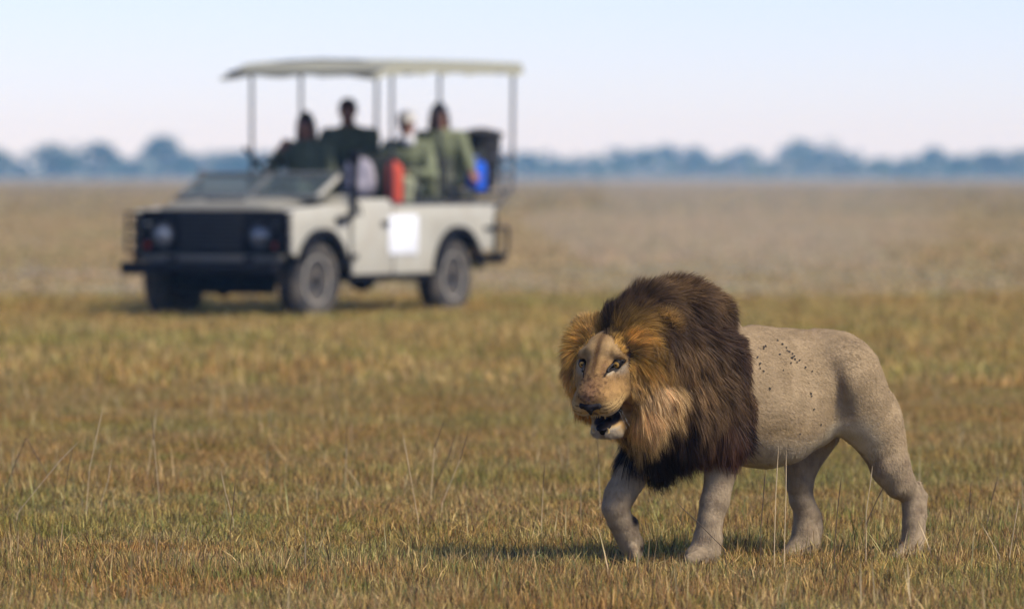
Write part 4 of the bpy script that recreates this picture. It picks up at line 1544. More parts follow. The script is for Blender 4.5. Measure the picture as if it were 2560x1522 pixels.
# tail root, carried low behind the thighs
f.chain([(np.array((-0.40, -0.03, 0.72)), 0.034), (np.array((-0.455, -0.07, 0.60)), 0.024), (np.array((-0.465, -0.09, 0.44)), 0.018)], 0.03)

f.cone(at(2086, 925, 0.190), 0.010, at(2110, 1040, 0.185), 0.012, 0.06, cut=True)        # crease in front of the thigh
f.cone(at(1860, 930, 0.205), 0.006, at(1856, 1090, 0.200), 0.008, 0.05, cut=True)         # behind the elbow
f.ell(at(2135, 935, 0.135), (0.085, 0.045, 0.095), 0.05)                                   # rump
f.ell(at(2172, 1010, 0.150), (0.055, 0.040, 0.110), 0.05)                                  # thigh
f.ell(at(2222, 1060, 0.120), (0.045, 0.040, 0.120), 0.04)                                  # hamstring
f.ell(at(2236, 1150, 0.140), (0.035, 0.030, 0.075), 0.03)                                  # calf
f.ell(at(1925, 1062, 0.075), (0.20, 0.135, 0.150), 0.05)                                   # hanging belly
f.ell(at(2050, 930, 0.262), (0.07, 0.055, 0.07), 0.08, cut=True)                           # hollow of the flank
LV, LQ = f.skin()
LV = smooth_mesh(LV, LQ, 1, 0.4)
LN = f.grad(LV)
_rl = LV * np.array((1.0, 0.6, 0.35))
_cr = vnoise(LV * np.array((1.0, 1.0, 1.5)) + 0.03 * vnoise(LV, 40)[:, None], 15) - 0.5
_cm = sstep(LV[:, 0], -0.12, 0.0) * sstep(0.42 - LV[:, 0], 0, 0.1) * sstep(LV[:, 2], 0.34, 0.42) * sstep(0.72 - LV[:, 2], 0, 0.14)
LV = LV + LN * ((vnoise(_rl, 30) - 0.5) * 0.0045 + (vnoise(LV, 12) - 0.5) * 0.010 - 0.0017 * np.exp(-(_cr / 0.03) ** 2) * _cm + 0.0018 * np.sin(LV[:, 0] * 72 + LV[:, 2] * 14) * np.clip(1 - np.abs(LV[:, 0] - 0.12) / 0.22, 0, 1) * np.clip(1 - np.abs(LV[:, 2] - 0.66) / 0.18, 0, 1))[:, None] * (np.linalg.norm((LV - HO), axis=1) > 0.28)[:, None]
LHD = tohead(LV)
hsv, ssv, usv = LHD.T


def lion_colour(P, Nn):
    """coat pigment at body points, with some painted shade at the belly"""
    H = tohead(P)
    x, y, z = P.T
    n1 = vnoise(P, 9.0); n2 = vnoise(P, 38.0)
    c = np.tile(np.array((0.330, 0.235, 0.128)), (len(P), 1))
    c = mixc(c, (0.215, 0.145, 0.078), 0.7 * sstep(z, 0.62, 0.92) * n1)                # darker saddle
    c = mixc(c, (0.235, 0.155, 0.07), 0.7 * blob(P, at(1925, 1095, 0.16), (0.17, 0.2, 0.085)))  # golden-brown lower belly, the shade along its bottom painted in too
    c = mixc(c, (0.50, 0.41, 0.27), 0.75 * sstep(-Nn[:, 2], 0.15, 0.75) * (z > 0.25))   # pale belly and groin
    c = mixc(c, (0.350, 0.264, 0.162), 0.75 * sstep(0.46 - z, 0.0, 0.2))                  # pale legs
    c = mixc(c, (0.60, 0.50, 0.34), 0.8 * np.clip(blob(P, at(2112, 1080, 0.16), (0.07, 0.15, 0.035)) + blob(P, at(2160, 1135, 0.16), (0.035, 0.12, 0.07)), 0, 1))
    leg = sstep(0.46 - z, 0.0, 0.08)
    st1 = vnoise(P * np.array((14.0, 60.0, 60.0)), 1.0) * (1 - leg) + vnoise(P * np.array((70.0, 70.0, 16.0)), 1.0) * leg
    st2 = vnoise(P * np.array((7.0, 22.0, 22.0)) + 3.0, 1.0) * (1 - leg) + vnoise(P * np.array((26.0, 26.0, 7.0)), 1.0) * leg
    c = c * (0.80 + 0.24 * st1 + 0.16 * st2)[:, None]
    c = mixc(c, (0.20, 0.135, 0.085), 0.35 * leg * (vnoise(P, 48) > 0.66))
    for (px, py, la, rr) in ((1586, 1298, -0.085, 0.020), (1600, 1368, -0.090, 0.016), (1590, 1392, -0.095, 0.012)):
        c = mixc(c, (0.03, 0.022, 0.02), np.clip(1.3 * blob(P, at(px, py, la), (rr, 0.035, rr)), 0, 1))
    fa = sstep(H[:, 0], -0.03, 0.04) * (H[:, 0] > -0.05) * (np.abs(H[:, 1]) < 0.17) * (np.abs(H[:, 2] + 0.03) < 0.27)
    fc = np.tile(np.array((0.37, 0.215, 0.078)), (len(P), 1)) * (0.72 + 0.56 * vnoise(P, 75))[:, None]
    s_, u_, f_ = H[:, 1], H[:, 2], H[:, 0]
    fc = mixc(fc, (0.45, 0.305, 0.145), 0.7 * (blob(H, (0.07, 0.05, 0.11), (0.1, 0.045, 0.05)) + blob(H, (0.07, -0.05, 0.11), (0.1, 0.045, 0.05))).clip(0, 1))
    fc = mixc(fc, (0.090, 0.045, 0.020), 0.92 * np.exp(-(s_ / 0.0105) ** 2) * sstep(u_, 0.0, 0.06))
    fc = mixc(fc, (0.15, 0.075, 0.034), 0.7 * np.exp(-((np.abs(s_) - 0.032) / 0.012) ** 2) * sstep(u_, 0.0, 0.04) * sstep(-u_, -0.085, -0.06))
    fc = mixc(fc, (0.235, 0.120, 0.062), 0.75 * np.exp(-(s_ / 0.040) ** 2) * sstep(u_, -0.07, -0.03) * sstep(-u_, -0.045, 0.0))
    fc = mixc(fc, (0.165, 0.095, 0.045), 0.65 * (blob(H, (0.13, 0.052, -0.010), (0.05, 0.012, 0.035)) + blob(H, (0.13, -0.052, -0.010), (0.05, 0.012, 0.035))))
    fc = mixc(fc, (0.19, 0.11, 0.05), 0.6 * sstep(u_, 0.115, 0.145))         # brown stripe of the bridge
    fc = mixc(fc, (0.56, 0.375, 0.15), 0.85 * sstep(-u_, 0.04, 0.08) * sstep(f_, 0.08, 0.14))                           # golden whisker pads
    for s in (-1, 1):
        fc = mixc(fc, (0.23, 0.14, 0.055), 0.95 * blob(H, (0.09, s * 0.050, 0.092), (0.05, 0.010, 0.018)))    # spot above the eye
        fc = mixc(fc, (0.50, 0.41, 0.29), 0.55 * blob(H, (0.10, s * 0.078, 0.020), (0.05, 0.026, 0.014)))
    spots = (np.sin((u_ + 0.25 * f_) * 2 * np.pi / 0.0125) > 0.35) * (vnoise(P, 70) > 0.42) * sstep(-u_, 0.045, 0.06) * sstep(0.112 + u_, 0.0, 0.015) * (f_ > 0.12) * (np.abs(s_) > 0.03)
    fc = mixc(fc, (0.11, 0.058, 0.022), 0.75 * spots)
    fc = mixc(fc, (0.10, 0.05, 0.026), 0.7 * (vnoise(P, 120) > 0.62) * (np.abs(s_) < 0.05) * (u_ < 0.035) * (u_ > -0.07))     # scars on the nose
    fc = mixc(fc, (0.34, 0.29, 0.22), 0.85 * sstep(-u_, 0.180, 0.195) * sstep(f_, 0.07, 0.11))                          # white chin
    fc = mixc(fc, (0.52, 0.46, 0.37), 0.7 * sstep(-u_, 0.094, 0.108) * sstep(0.140 + u_, 0.0, 0.02) * (f_ > 0.14))  # pale lip edge
    c = c * (1 - fa[:, None]) + fc * fa[:, None]
    # lips and inside of the mouth
    g = np.sqrt(((f_ - 0.135) / 0.108) ** 2 + (s_ / 0.100) ** 2 + ((u_ + 0.145) / 0.041) ** 2)
    c = mixc(c, (0.022, 0.015, 0.018), sstep(1.06 - g, 0.0, 0.12))
    # eye rims, tear lines and the pale crescents under the eyes
    for s in (-1, 1):
        es = s_ * s
        ec = 0.049 + 0.10 * (es - 0.067)                          # eye axis rises outwards
        e = np.sqrt(((es - 0.0655) / 0.0235) ** 2 + ((u_ - 0.0465 - 0.20 * (es - 0.067)) / 0.0112) ** 2) + 9.0 * (f_ < 0.07)
        lowr = ec - 0.0165 * np.sqrt(np.clip(1 - ((es - 0.069) / 0.030) ** 2, 0, 1)) - 0.004
        cres = np.exp(-((u_ - lowr + 0.002) / 0.0060) ** 2) * ((es > 0.046) & (es < 0.097)) * (f_ > 0.06)
        c = mixc(c, (0.50, 0.40, 0.26), 0.9 * cres)
        c = mixc(c, (0.010, 0.008, 0.007), sstep(1.20 - e, 0.0, 0.22))
        tl = (np.abs((es - 0.047) - (u_ - 0.038) * 0.6) < 0.0042) & (u_ < 0.050) & (u_ > 0.022) & (f_ > 0.08)
        c = mixc(c, (0.018, 0.013, 0.011), 0.95 * tl)
    c = mixc(c, (0.05, 0.03, 0.02), 0.8 * ((np.abs(s_) < 0.006) & (u_ < -0.10) & (u_ > -0.14) & (f_ > 0.2)))
    return c


def face_ring(H):
    """1 on the hairline round the face, smaller inside"""
    return np.sqrt((H[:, 1] / 0.107) ** 2 + ((H[:, 2] + 0.02) / np.where(H[:, 2] > -0.02, 0.160, 0.26)) ** 2)


def mane_weight(P):
    """0 on short coat, 1 where the mane grows"""
    H = tohead(P)
    x, y, z = P.T
    n = vnoise(P, 7.0) - 0.5
    back = sstep(x + 0.10 * n + 0.05 * sstep(z, 0.70, 0.90), 0.265, 0.365)
    back = np.where(y < -0.05, sstep(x, 0.26, 0.34), back)
    low = sstep(z + 0.05 * n, 0.385, 0.425)
    s_, u_, f_ = H[:, 1], H[:, 2], H[:, 0]
    edge = 0.020 + 0.022 * sstep(np.abs(s_), 0.07, 0.10) + 0.022 * sstep(-u_, 0.08, 0.16) + 0.02 * sstep(-u_, 0.18, 0.22) + 0.018 * (vnoise(P, 40) - 0.5)
    el = face_ring(H) + 0.10 * (vnoise(P, 45) - 0.5)
    face = np.where(f_ > 0.11, 1.0, sstep(f_, edge - 0.030, edge - 0.012) * sstep(1.04 - el, 0.0, 0.08)) * (np.abs(s_) < 0.16) * (u_ > -0.29) * (u_ < 0.2) * (f_ < 0.32)
    chin = (f_ > 0.090) & (u_ < -0.16) & (u_ > -0.30) & (np.abs(s_) < 0.07)
    return back * low * (1 - face) * (~chin)


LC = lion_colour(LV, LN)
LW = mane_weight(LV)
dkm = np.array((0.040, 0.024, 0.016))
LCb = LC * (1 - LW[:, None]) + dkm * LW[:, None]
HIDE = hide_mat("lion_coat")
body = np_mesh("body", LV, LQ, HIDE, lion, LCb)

# ---- short coat: fine hairs lying back along the body
FUR = fibre_mat("lion_fur", 0.03, 0.9, 0.03)
qc = LV[LQ].mean(1)
qw = LW[LQ].mean(1)
qh = tohead(qc)
inmouth = np.sqrt(((qh[:, 0] - 0.130) / 0.110) ** 2 + (qh[:, 1] / 0.095) ** 2 + ((qh[:, 2] + 0.146) / 0.040) ** 2) < 1.0
eyez = np.minimum(np.sqrt((((qh - (0.112, 0.067, 0.049)) / (0.035, 0.026, 0.015)) ** 2).sum(1)), np.sqrt((((qh - (0.112, -0.067, 0.049)) / (0.035, 0.026, 0.015)) ** 2).sum(1))) < 1
isface = (qh[:, 0] > 0.0) & (np.abs(qh[:, 1]) < 0.15) & (np.abs(qh[:, 2] + 0.03) < 0.26)
nosez = np.sqrt((((qh - (0.246, 0, -0.071)) / (0.035, 0.040, 0.030)) ** 2).sum(1)) < 1
wt = np.where(qw > 0.6, 0, 1.0) * (~inmouth) * (~eyez) * (~nosez) * np.where(isface, 5.5, 1.0)
NB = 215000
P, pk = sample_quads(LV, LQ, NB, wt)
nn = f.grad(P)
Hp = tohead(P)
fc = (Hp[:, 0] > 0.0) & (np.abs(Hp[:, 1]) < 0.15) & (np.abs(Hp[:, 2] + 0.03) < 0.26)
flow = np.tile(np.array((-1.0, 0, -0.45)), (NB, 1))
flow = np.where((P[:, 2] < 0.42)[:, None], np.array((-0.25, 0, -1.0)), flow)
fd = unit(np.stack([-0.9 * np.ones(NB), np.sign(Hp[:, 1]) * 0.5 + Hp[:, 1] * 4, (Hp[:, 2] + 0.03) * 4], 1)) @ HM.T
flow = np.where(fc[:, None], fd, flow)
flow = flow - nn * (flow * nn).sum(1, keepdims=True)
flow = unit(flow) + rng.normal(0, 0.16, (NB, 3))
d0 = unit(unit(flow) + nn * rng.uniform(0.03, 0.12, (NB, 1)))
chin = (Hp[:, 0] > 0.08) & (Hp[:, 2] < -0.172)
ln = np.where(fc, rng.uniform(0.005, 0.009, NB), rng.uniform(0.011, 0.019, NB))
ln = np.where(chin & fc, rng.uniform(0.018, 0.040, NB), ln)
d0 = np.where((chin & fc)[:, None], unit(d0 * 0.8 + np.array((-0.25, 0, -1.0))), d0)
nodes = np.stack([P - nn * 0.001, P + d0 * ln[:, None] * 0.55, P + d0 * ln[:, None] - nn * (ln * 0.12)[:, None]], 1)
side = unit(np.cross(d0, nn + rng.normal(0, 0.06, (NB, 3))))
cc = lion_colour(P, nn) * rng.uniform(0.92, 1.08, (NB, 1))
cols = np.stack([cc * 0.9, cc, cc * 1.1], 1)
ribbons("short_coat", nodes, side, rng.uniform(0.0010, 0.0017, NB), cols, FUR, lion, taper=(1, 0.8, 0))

# ---- mane
MANE = fibre_mat("mane_hair", 0.45, 0.5, 0.16, (1.0, 0.92, 0.8))


def grow_mane(n, weight, seed, lenf, lift, spread):
    r = np.random.default_rng(seed)
    P, pk = sample_quads(LV, LQ, n, weight, r)
    nn = f.grad(P)
    H = tohead(P)
    s_, u_, f_ = H[:, 1], H[:, 2], H[:, 0]
    rad = np.sqrt(s_ ** 2 + (u_ + 0.03) ** 2)
    # away from the face in the ring round it, back and down over neck, shoulder and chest
    ring = unit(np.stack([-0.70 + 0.50 * sstep(u_, 0.03, 0.12), s_ * 4.0, (u_ + 0.02) * 4.0], 1)) @ HM.T
    nearface = 1 - sstep(np.linalg.norm(H - np.array((0, 0, -0.03)), axis=1), 0.15, 0.27)
    top = sstep(nn[:, 2], 0.2, 0.8)
    fr = sstep(P[:, 0], 0.48, 0.66)[:, None]
    neck = (np.array((-0.60, 0, -0.85)) * (1 - fr) + np.array((-0.15, 0, -1.0)) * fr) * (1 - top)[:, None] + np.array((-1.0, 0, 0.12)) * top[:, None]
    chest = sstep(0.66 - P[:, 2], 0, 0.16)[:, None]
    neck = neck * (1 - chest) + np.array((-0.25, 0, -1.0)) * chest
    w = unit(ring) * nearface[:, None] + unit(neck) * (1 - nearface)[:, None]
    lowf = (sstep(0.10 - u_, 0.0, 0.10) * nearface)[:, None]
    w = unit(w * np.where(lowf > 0.3, 0.75, 1.0)) + np.array((-0.15, 0, -1.0)) * lowf * 2.3
    w = w - nn * (w * nn).sum(1, keepdims=True) * 0.85
    w = unit(w)
    # locks: neighbouring hairs share a bend
    cl = np.stack([vnoise(P + 3.1, 24), vnoise(P + 7.7, 24), vnoise(P + 11.3, 24)], 1) - 0.5
    cl2 = np.stack([vnoise(P + 1.1, 60), vnoise(P + 5.7, 60), vnoise(P + 9.3, 60)], 1) - 0.5
    w = unit(w + 0.85 * cl + 0.6 * cl2 + r.normal(0, spread, (n, 3)))
    L = lenf(P, H, nn, nearface, r)
    lf = lift(P, H, nn, nearface, r)
    d0 = unit(w + nn * lf[:, None])
    K = 5
    nodes = np.zeros((n, K, 3))
    p = P - nn * 0.004
    d = d0
    nodes[:, 0] = p
    for k in range(1, K):
        p = p + d * (L / (K - 1))[:, None]
        nodes[:, k] = p
        d = unit(d + w * 0.16 + np.array((0, 0, -1.0)) * (0.20 * (1 - 0.75 * top))[:, None] - nn * 0.05)
    nmid = unit(nn - w * (nn * w).sum(1, keepdims=True))
    side = unit(np.cross(w, nmid + r.normal(0, 0.5, (n, 3))))
    # pigment, and painted sun on the near cheek: gold round the face and ears, tawny on the neck side, near-black crest and chest
    a = vnoise(P, 11.0); b = vnoise(P + 4.0, 30.0)
    gold_ = np.array((0.62, 0.37, 0.09)); pale = np.array((0.66, 0.47, 0.24)); tawny = np.array((0.30, 0.18, 0.075)); brown = np.array((0.066, 0.036, 0.020)); black = np.array((0.022, 0.014, 0.011)); red = np.array((0.105, 0.042, 0.022))
    dist = np.linalg.norm((H - np.array((0.0, 0.0, -0.04))) * np.stack([np.ones(n), np.ones(n), np.where(u_ > 0.0, 1.12, 0.92)], 1), axis=1)
    c = np.tile(brown, (n, 1))
    side_n = blob(P, at(1735, 900, 0.16), (0.10, 0.16, 0.14)) * (P[:, 1] > 0)
    c = mixc(c, tawny, np.clip(0.80 * side_n * (0.4 + 1.2 * vnoise(P + 9.0, 16)) + 1.6 * (vnoise(P + 6.0, 6.5) - 0.55), 0, 0.9))
    c = mixc(c, tawny, 0.55 * blob(P, at(1745, 745, 0.0), (0.10, 0.2, 0.06)))
    g = 1 - sstep(dist + 0.06 * (a - 0.5), 0.190, 0.275)
    c = mixc(c, gold_, g)
    c = mixc(c, pale, g * np.clip(0.85 * sstep(s_, 0.08, 0.16) * sstep(-u_, -0.05, 0.05) + 0.5 * (b - 0.45), 0, 1))  # near cheek only: its sunlit paleness is put into the hair colour
    crest = np.exp(-(s_ / 0.035) ** 2) * sstep(u_, 0.08, 0.14) + sstep(u_ + 0.35 * f_, 0.165, 0.205) * (1 - 0.35 * a) * (P[:, 0] > 0.45)
    c = mixc(c, black * 1.6, np.clip(crest, 0, 0.92))
    low_ = sstep(0.60 - P[:, 2], 0, 0.13) * (1 - g)
    c = mixc(c, black, 0.95 * low_ * sstep(P[:, 0], 0.50, 0.56))
    c = mixc(c, red, 0.8 * low_ * (1 - sstep(P[:, 0], 0.44, 0.56)))
    c = mixc(c, black, 0.75 * sstep(0.30 - P[:, 0], 0, 0.07) * (P[:, 2] > 0.7))
    c = c * r.uniform(0.55, 1.5, (n, 1)) * (0.65 + 0.7 * vnoise(P + 2.2, 45))[:, None]
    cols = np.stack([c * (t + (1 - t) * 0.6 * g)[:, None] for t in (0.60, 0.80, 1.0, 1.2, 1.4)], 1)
    return nodes, side, r.uniform(0.0012, 0.0022, n), cols


def len_main(P, H, nn, nf, r):
    x, y, z = P.T
    L = np.full(len(P), 0.095)
    L = L + 0.030 * sstep(0.70 - z, 0, 0.2)
    L = np.where(nf > 0.5, 0.088 + 0.022 * sstep(-H[:, 2], 0.0, 0.15), L)
    L = L * (1 - 0.25 * sstep(nn[:, 2], 0.5, 0.9))
    L = L * (0.22 + 0.78 * sstep(x, 0.24, 0.39))
    L = L * np.where((H[:, 1] < -0.03) & (nf > 0.2), 0.72, 1.0)
    L = L * (0.34 + 0.66 * np.where(H[:, 0] > -0.03, sstep(face_ring(H), 0.98, 1.32), 1.0))
    L = np.where((z < 0.50) & (y > 0.05), L * 0.75, L)
    return L * r.uniform(0.65, 1.25, len(P))


def lift_main(P, H, nn, nf, r):
    l = np.full(len(P), 0.30) + 0.35 * sstep(nn[:, 2], 0.4, 0.9) + 0.30 * nf
    return l * r.uniform(0.5, 1.5, len(P))


qwt = np.where(qw > 0.25, qw, 0) * np.where(qh[:, 0] > 0.30, 0, 1) * np.where((np.abs(qh[:, 1]) < 0.2) & (np.linalg.norm(qh, axis=1) < 0.25), 1.8, 1.0)
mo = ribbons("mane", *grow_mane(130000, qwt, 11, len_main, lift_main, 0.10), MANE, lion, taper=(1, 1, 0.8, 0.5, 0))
mo["label"] = "dark brown mane, golden round the face"

# ---- eyes, nose, mouth, ears, whiskers, claws
EYEB = plain("lion_eye_dark", (0.008, 0.006, 0.005), 0.45, 0.12)
LID = plain("lion_eyelid", (0.014, 0.011, 0.010), 0.5, 0.3)
IRIS = plain("lion_iris", (0.36, 0.20, 0.045), 0.5, 0.15)
NOSE = paint("nose_leather", (0.016, 0.012, 0.012), 0.65, 0.2, 0.2, (0.04, 0.026, 0.024), 60.0, bump=0.3)
MOUTH = paint("mouth_lining", (0.006, 0.004, 0.005), 0.6, 0.15, 0.3, (0.03, 0.018, 0.022), 40.0)
TONGUE = plain("tongue", (0.10, 0.045, 0.045), 0.4, 0.5)
TOOTH = paint("tooth", (0.42, 0.30, 0.13), 0.35, 0.4, 0.6, (0.24, 0.13, 0.04), 60.0)
CLAW = plain("claw", (0.05, 0.04, 0.035), 0.35, 0.5)
HROT = Matrix(HM.tolist()).to_euler()
for s in (-1, 1):
    e = lathe("eye", [(0.0, -0.0185)] + [(0.0185 * math.sin(R(a)), -0.0185 * math.cos(R(a))) for a in range(15, 180, 15)] + [(0.0, 0.0185)], EYEB, lion, 24, 'x')
    e.location = hd(0.0945, s * 0.0660, 0.0465)
    look = Matrix(HM.tolist()) @ Matrix.Rotation(R(5), 3, 'Z') @ Matrix.Rotation(R(-4), 3, 'Y')
    e.rotation_euler = look.to_euler()
    lathe("iris", [(0.0036, 0.0185), (0.0075, 0.0178), (0.0112, 0.0152)], IRIS, e, 24, 'x')
    lathe("pupil", [(0.0, 0.0188), (0.0034, 0.0186), (0.0040, 0.0183)], EYEB, e, 16, 'x')
    # lids: a dark rim that follows the skin round the opening
    ring = []
    for k in range(18):
        t = 2 * math.pi * k / 18
        es = 0.067 + 0.0205 * math.cos(t)
        eu = 0.0470 + (0.0078 if math.sin(t) > 0 else 0.0108) * math.sin(t) + 0.20 * (es - 0.067)
        if math.cos(t) < -0.8:
            eu -= 0.004
        d2 = (hsv > 0.07) * 1.0
        dd = (ssv - s * es) ** 2 + (usv - eu) ** 2
        m_ = np.where((dd < 0.0065 ** 2) & (hsv > 0.07))[0]
        ff = hsv[m_].max() if len(m_) else 0.112
        ring.append(hd(ff - 0.0008, s * es, eu))
    ring = [(a + b + c) / 3 for a, b, c in zip(ring, ring[1:] + ring[:1], ring[-1:] + ring[:-1])]
    bm = bmesh.new()
    tb(bm, ring + [ring[0]], 0.0036, 6)
    mesh_from(bm, "eyelid", LID, lion, 80)
# nose leather: broad top edge, narrowing to the lip
fn = Field(hd(0.24, 0, -0.09) - 0.09, hd(0.24, 0, -0.09) + 0.09, 0.0032)
fn.cone(hd(0.237, -0.031, -0.066), 0.0125, hd(0.237, 0.031, -0.066), 0.0125, 0.008)
fn.ell(hd(0.245, 0, -0.069), (0.014, 0.026, 0.015), 0.008, HM)
fn.cone(hd(0.246, 0, -0.076), 0.013, hd(0.240, 0, -0.096), 0.006, 0.008)
for s in (-1, 1):
    fn.ell(hd(0.256, s * 0.018, -0.075), (0.010, 0.008, 0.006), 0.004, HM, cut=True)
V, Q = fn.skin()
np_mesh("nose", V, Q, NOSE, lion)
# inside of the mouth
fm = Field(hd(0.12, 0, -0.15) - 0.14, hd(0.12, 0, -0.15) + 0.14, 0.004)
fm.cone(hd(0.06, 0, -0.190), 0.018, hd(0.140, 0, -0.200), 0.013, 0.01, 1.0)
fm.ell(hd(0.11, 0, -0.186), (0.06, 0.030, 0.010), 0.01, HM)
V, Q = fm.skin()
mouth = np_mesh("tongue", V, Q, MOUTH, lion)


def fang(name, base, tip, r0, mat=TOOTH):
    base, tip = np.array(base), np.array(tip)
    bm = bmesh.new()
    n = 5
    pts = []
    for k in range(n + 1):
        t = k / n
        p = base + (tip - base) * t + (hd(-0.004 * math.sin(math.pi * t), 0, 0) - HO)
        pts.append((Vector(p), r0 * (1 - t) ** 0.6 + 0.0006))
    rings = []
    ax = Vector(tip - base).normalized()
    u = ax.orthogonal().normalized(); w = ax.cross(u)
    for p, rr in pts:
        rings.append([bm.verts.new(p + (u * math.cos(a) + w * math.sin(a)) * rr) for a in np.linspace(0, 2 * math.pi, 9)[:-1]])
    for a, b in zip(rings[:-1], rings[1:]):
        for k in range(8):
            bm.faces.new((a[k], a[(k + 1) % 8], b[(k + 1) % 8], b[k]))
    bm.faces.new(rings[0]); bm.faces.new(rings[-1])
    return mesh_from(bm, name, mat, lion, 70)


for s in (-1, 1):
    fang("tooth", hd(0.188, s * 0.032, -0.104), hd(0.191, s * 0.034, -0.134), 0.0075)
    fang("tooth", hd(0.160, s * 0.028, -0.196), hd(0.166, s * 0.030, -0.176), 0.0055)
for k in range(5):
    fang("tooth", hd(0.200, (k - 2) * 0.0085, -0.112), hd(0.201, (k - 2) * 0.0085, -0.126), 0.0038)

# ears: rounded cups, thick at the rim
EARC = hide_mat("ear_skin")
for s in (-1, 1):
    ec0 = (-0.085, 0.192, 0.125) if s > 0 else (-0.135, -0.110, 0.075)
    fe = Field(hd(*ec0) - 0.14, hd(*ec0) + 0.14, 0.005)
    EM = HM @ np.array(Matrix.Rotation(R(-28 * s), 3, 'X') @ Matrix.Rotation(R(18 * s), 3, 'Z'))
    fe.ell(hd(*ec0), (0.028, 0.050, 0.064), 0.02, EM)
    fe.ell(hd(ec0[0] + 0.034, ec0[1] + s * 0.004, ec0[2]), (0.032, 0.036, 0.048), 0.015, EM, cut=True)
    V, Q = fe.skin()
    V = smooth_mesh(V, Q, 1)
    nE = fe.grad(V)
    col = np.tile(np.array((0.36, 0.22, 0.08)), (len(V), 1))
    eo = np_mesh("ear", V, Q, EARC, lion, col)
    r = np.random.default_rng(5 + s)
    nf_ = 7000
    P, _ = sample_quads(V, Q, nf_, None, r)
    ne = fe.grad(P)
    up = unit(np.array(hd(-0.25, s * 0.35, 0.75)) - HO)
    inner = ((P - hd(*ec0)) @ HM[:, 0] > -0.002)
    dd = unit(up * 0.9 + ne * 0.55 + (HM[:, 1] * s * 0.4) + r.normal(0, 0.28, (nf_, 3)))
    LL_ = r.uniform(0.020, 0.052, nf_)
    nodes = np.stack([P, P + dd * LL_[:, None] * 0.5, P + dd * LL_[:, None] + np.array((0, 0, -0.10)) * LL_[:, None]], 1)
    c = np.where(inner[:, None], np.array((0.58, 0.38, 0.14)), np.array((0.30, 0.18, 0.07))) * r.uniform(0.6, 1.35, (nf_, 1))
    ribbons("ear_fur", nodes, unit(np.cross(dd, ne + 0.3)), r.uniform(0.0015, 0.0028, nf_), np.stack([c * 0.8, c, c * 1.1], 1), MANE, eo, taper=(1, 0.85, 0))

# whiskers
WH = plain("whisker", (0.75, 0.72, 0.66), 0.4, 0.4)
r = np.random.default_rng(9)
for s in (-1, 1):
    for k in range(2):
        a = hd(0.165 - 0.012 * (k % 4), s * 0.062, -0.090 - 0.012 * (k // 2))
        d = unit(hd(0.25 - 0.15 * r.random(), s * 0.9, -0.45 - 0.6 * r.random()) - HO)
        L = r.uniform(0.07, 0.13)
        tube("whisker", [a, a + d * L * 0.5, a + d * L + np.array((0, 0, -0.03))], 0.00012, WH, lion, 4)
# claws just showing at the lifted forepaw
for dx, q in ((-6, -0.040), (4, -0.014), (7, 0.014), (2, 0.040)):
    b = at(1588 + dx, 1402, -0.115 + q)
    fang("claw", b + np.array((0.010, 0, 0.004)), b + np.array((0.022, 0, -0.016)), 0.005, CLAW)
# dark tuft behind the elbow, and the fringe under the lifted forearm
TUF = []
for (px, py, lat, n, sx, sz, L, down) in ((1856, 1090, 0.20, 900, 0.014, 0.022, 0.050, (-0.55, 0.15, -0.7)), (1640, 1150, -0.115, 2400, 0.026, 0.026, 0.080, (-0.22, 0.1, -1.0))):
    r = np.random.default_rng(int(px))
    c0 = at(px, py, lat)
    P = c0 + r.normal(0, 1, (n, 3)) * np.array((sx, 0.018, sz))
    dd = unit(np.array(down) + r.normal(0, 0.20, (n, 3)))
    l = L * r.uniform(0.5, 1.2, n)
    nodes = np.stack([P, P + dd * l[:, None] * 0.4, P + dd * l[:, None] * 0.75, P + dd * l[:, None] + np.array((-0.01, 0, -0.005))], 1)
    c = np.array((0.022, 0.015, 0.013)) * r.uniform(0.6, 1.8, (n, 1))
    ribbons("elbow_tuft", nodes, unit(np.cross(dd, r.normal(0, 1, (n, 3)) + LL)), r.uniform(0.0016, 0.003, n), np.stack([c, c, c, c * 1.3], 1), MANE, lion, taper=(1, 1, 0.7, 0))

# ------------------------------------------------------------------ flies on the flank
FLYM = plain("fly_black", (0.010, 0.009, 0.010), 0.7, 0.1)
WINGM = plain("fly_wing", (0.035, 0.033, 0.032), 0.7, 0.1)
bm = bmesh.new()
for c, rr in (((0, 0, 0.0022), (0.0050, 0.0026, 0.0022)), ((0.0055, 0, 0.0024), (0.0018, 0.0022, 0.0018)), ((-0.0035, 0, 0.0020), (0.0038, 0.0023, 0.0018))):
    ret = bmesh.ops.create_uvsphere(bm, u_segments=8, v_segments=6, radius=1.0)
    for v in ret['verts']:
        v.co = Vector((v.co.x * rr[0] + c[0], v.co.y * rr[1] + c[1], v.co.z * rr[2] + c[2]))
for s in (-1, 1):
    for x in (-0.002, 0.001, 0.0035):
        tb(bm, [(x, s * 0.0015, 0.0018), (x - 0.001, s * 0.0040, 0.0022), (x - 0.0015, s * 0.0055, -0.0005)], 0.0003, 4)
fly_me = bpy.data.meshes.new("fly")
bm.to_mesh(fly_me); bm.free()
fly_me.materials.append(FLYM)
wing_me = []
for s in (-1, 1):
    bm = bmesh.new()
    a = [bm.verts.new(p) for p in ((0.002, s * 0.0012, 0.0040), (-0.004, s * 0.0055, 0.0044), (-0.0085, s * 0.0040, 0.0042), (-0.007, s * 0.0010, 0.0042))]
    bm.faces.new(a)
    wm_ = bpy.data.meshes.new("wing")
    bm.to_mesh(wm_); bm.free()
    wm_.materials.append(WINGM)
    wing_me.append(wm_)

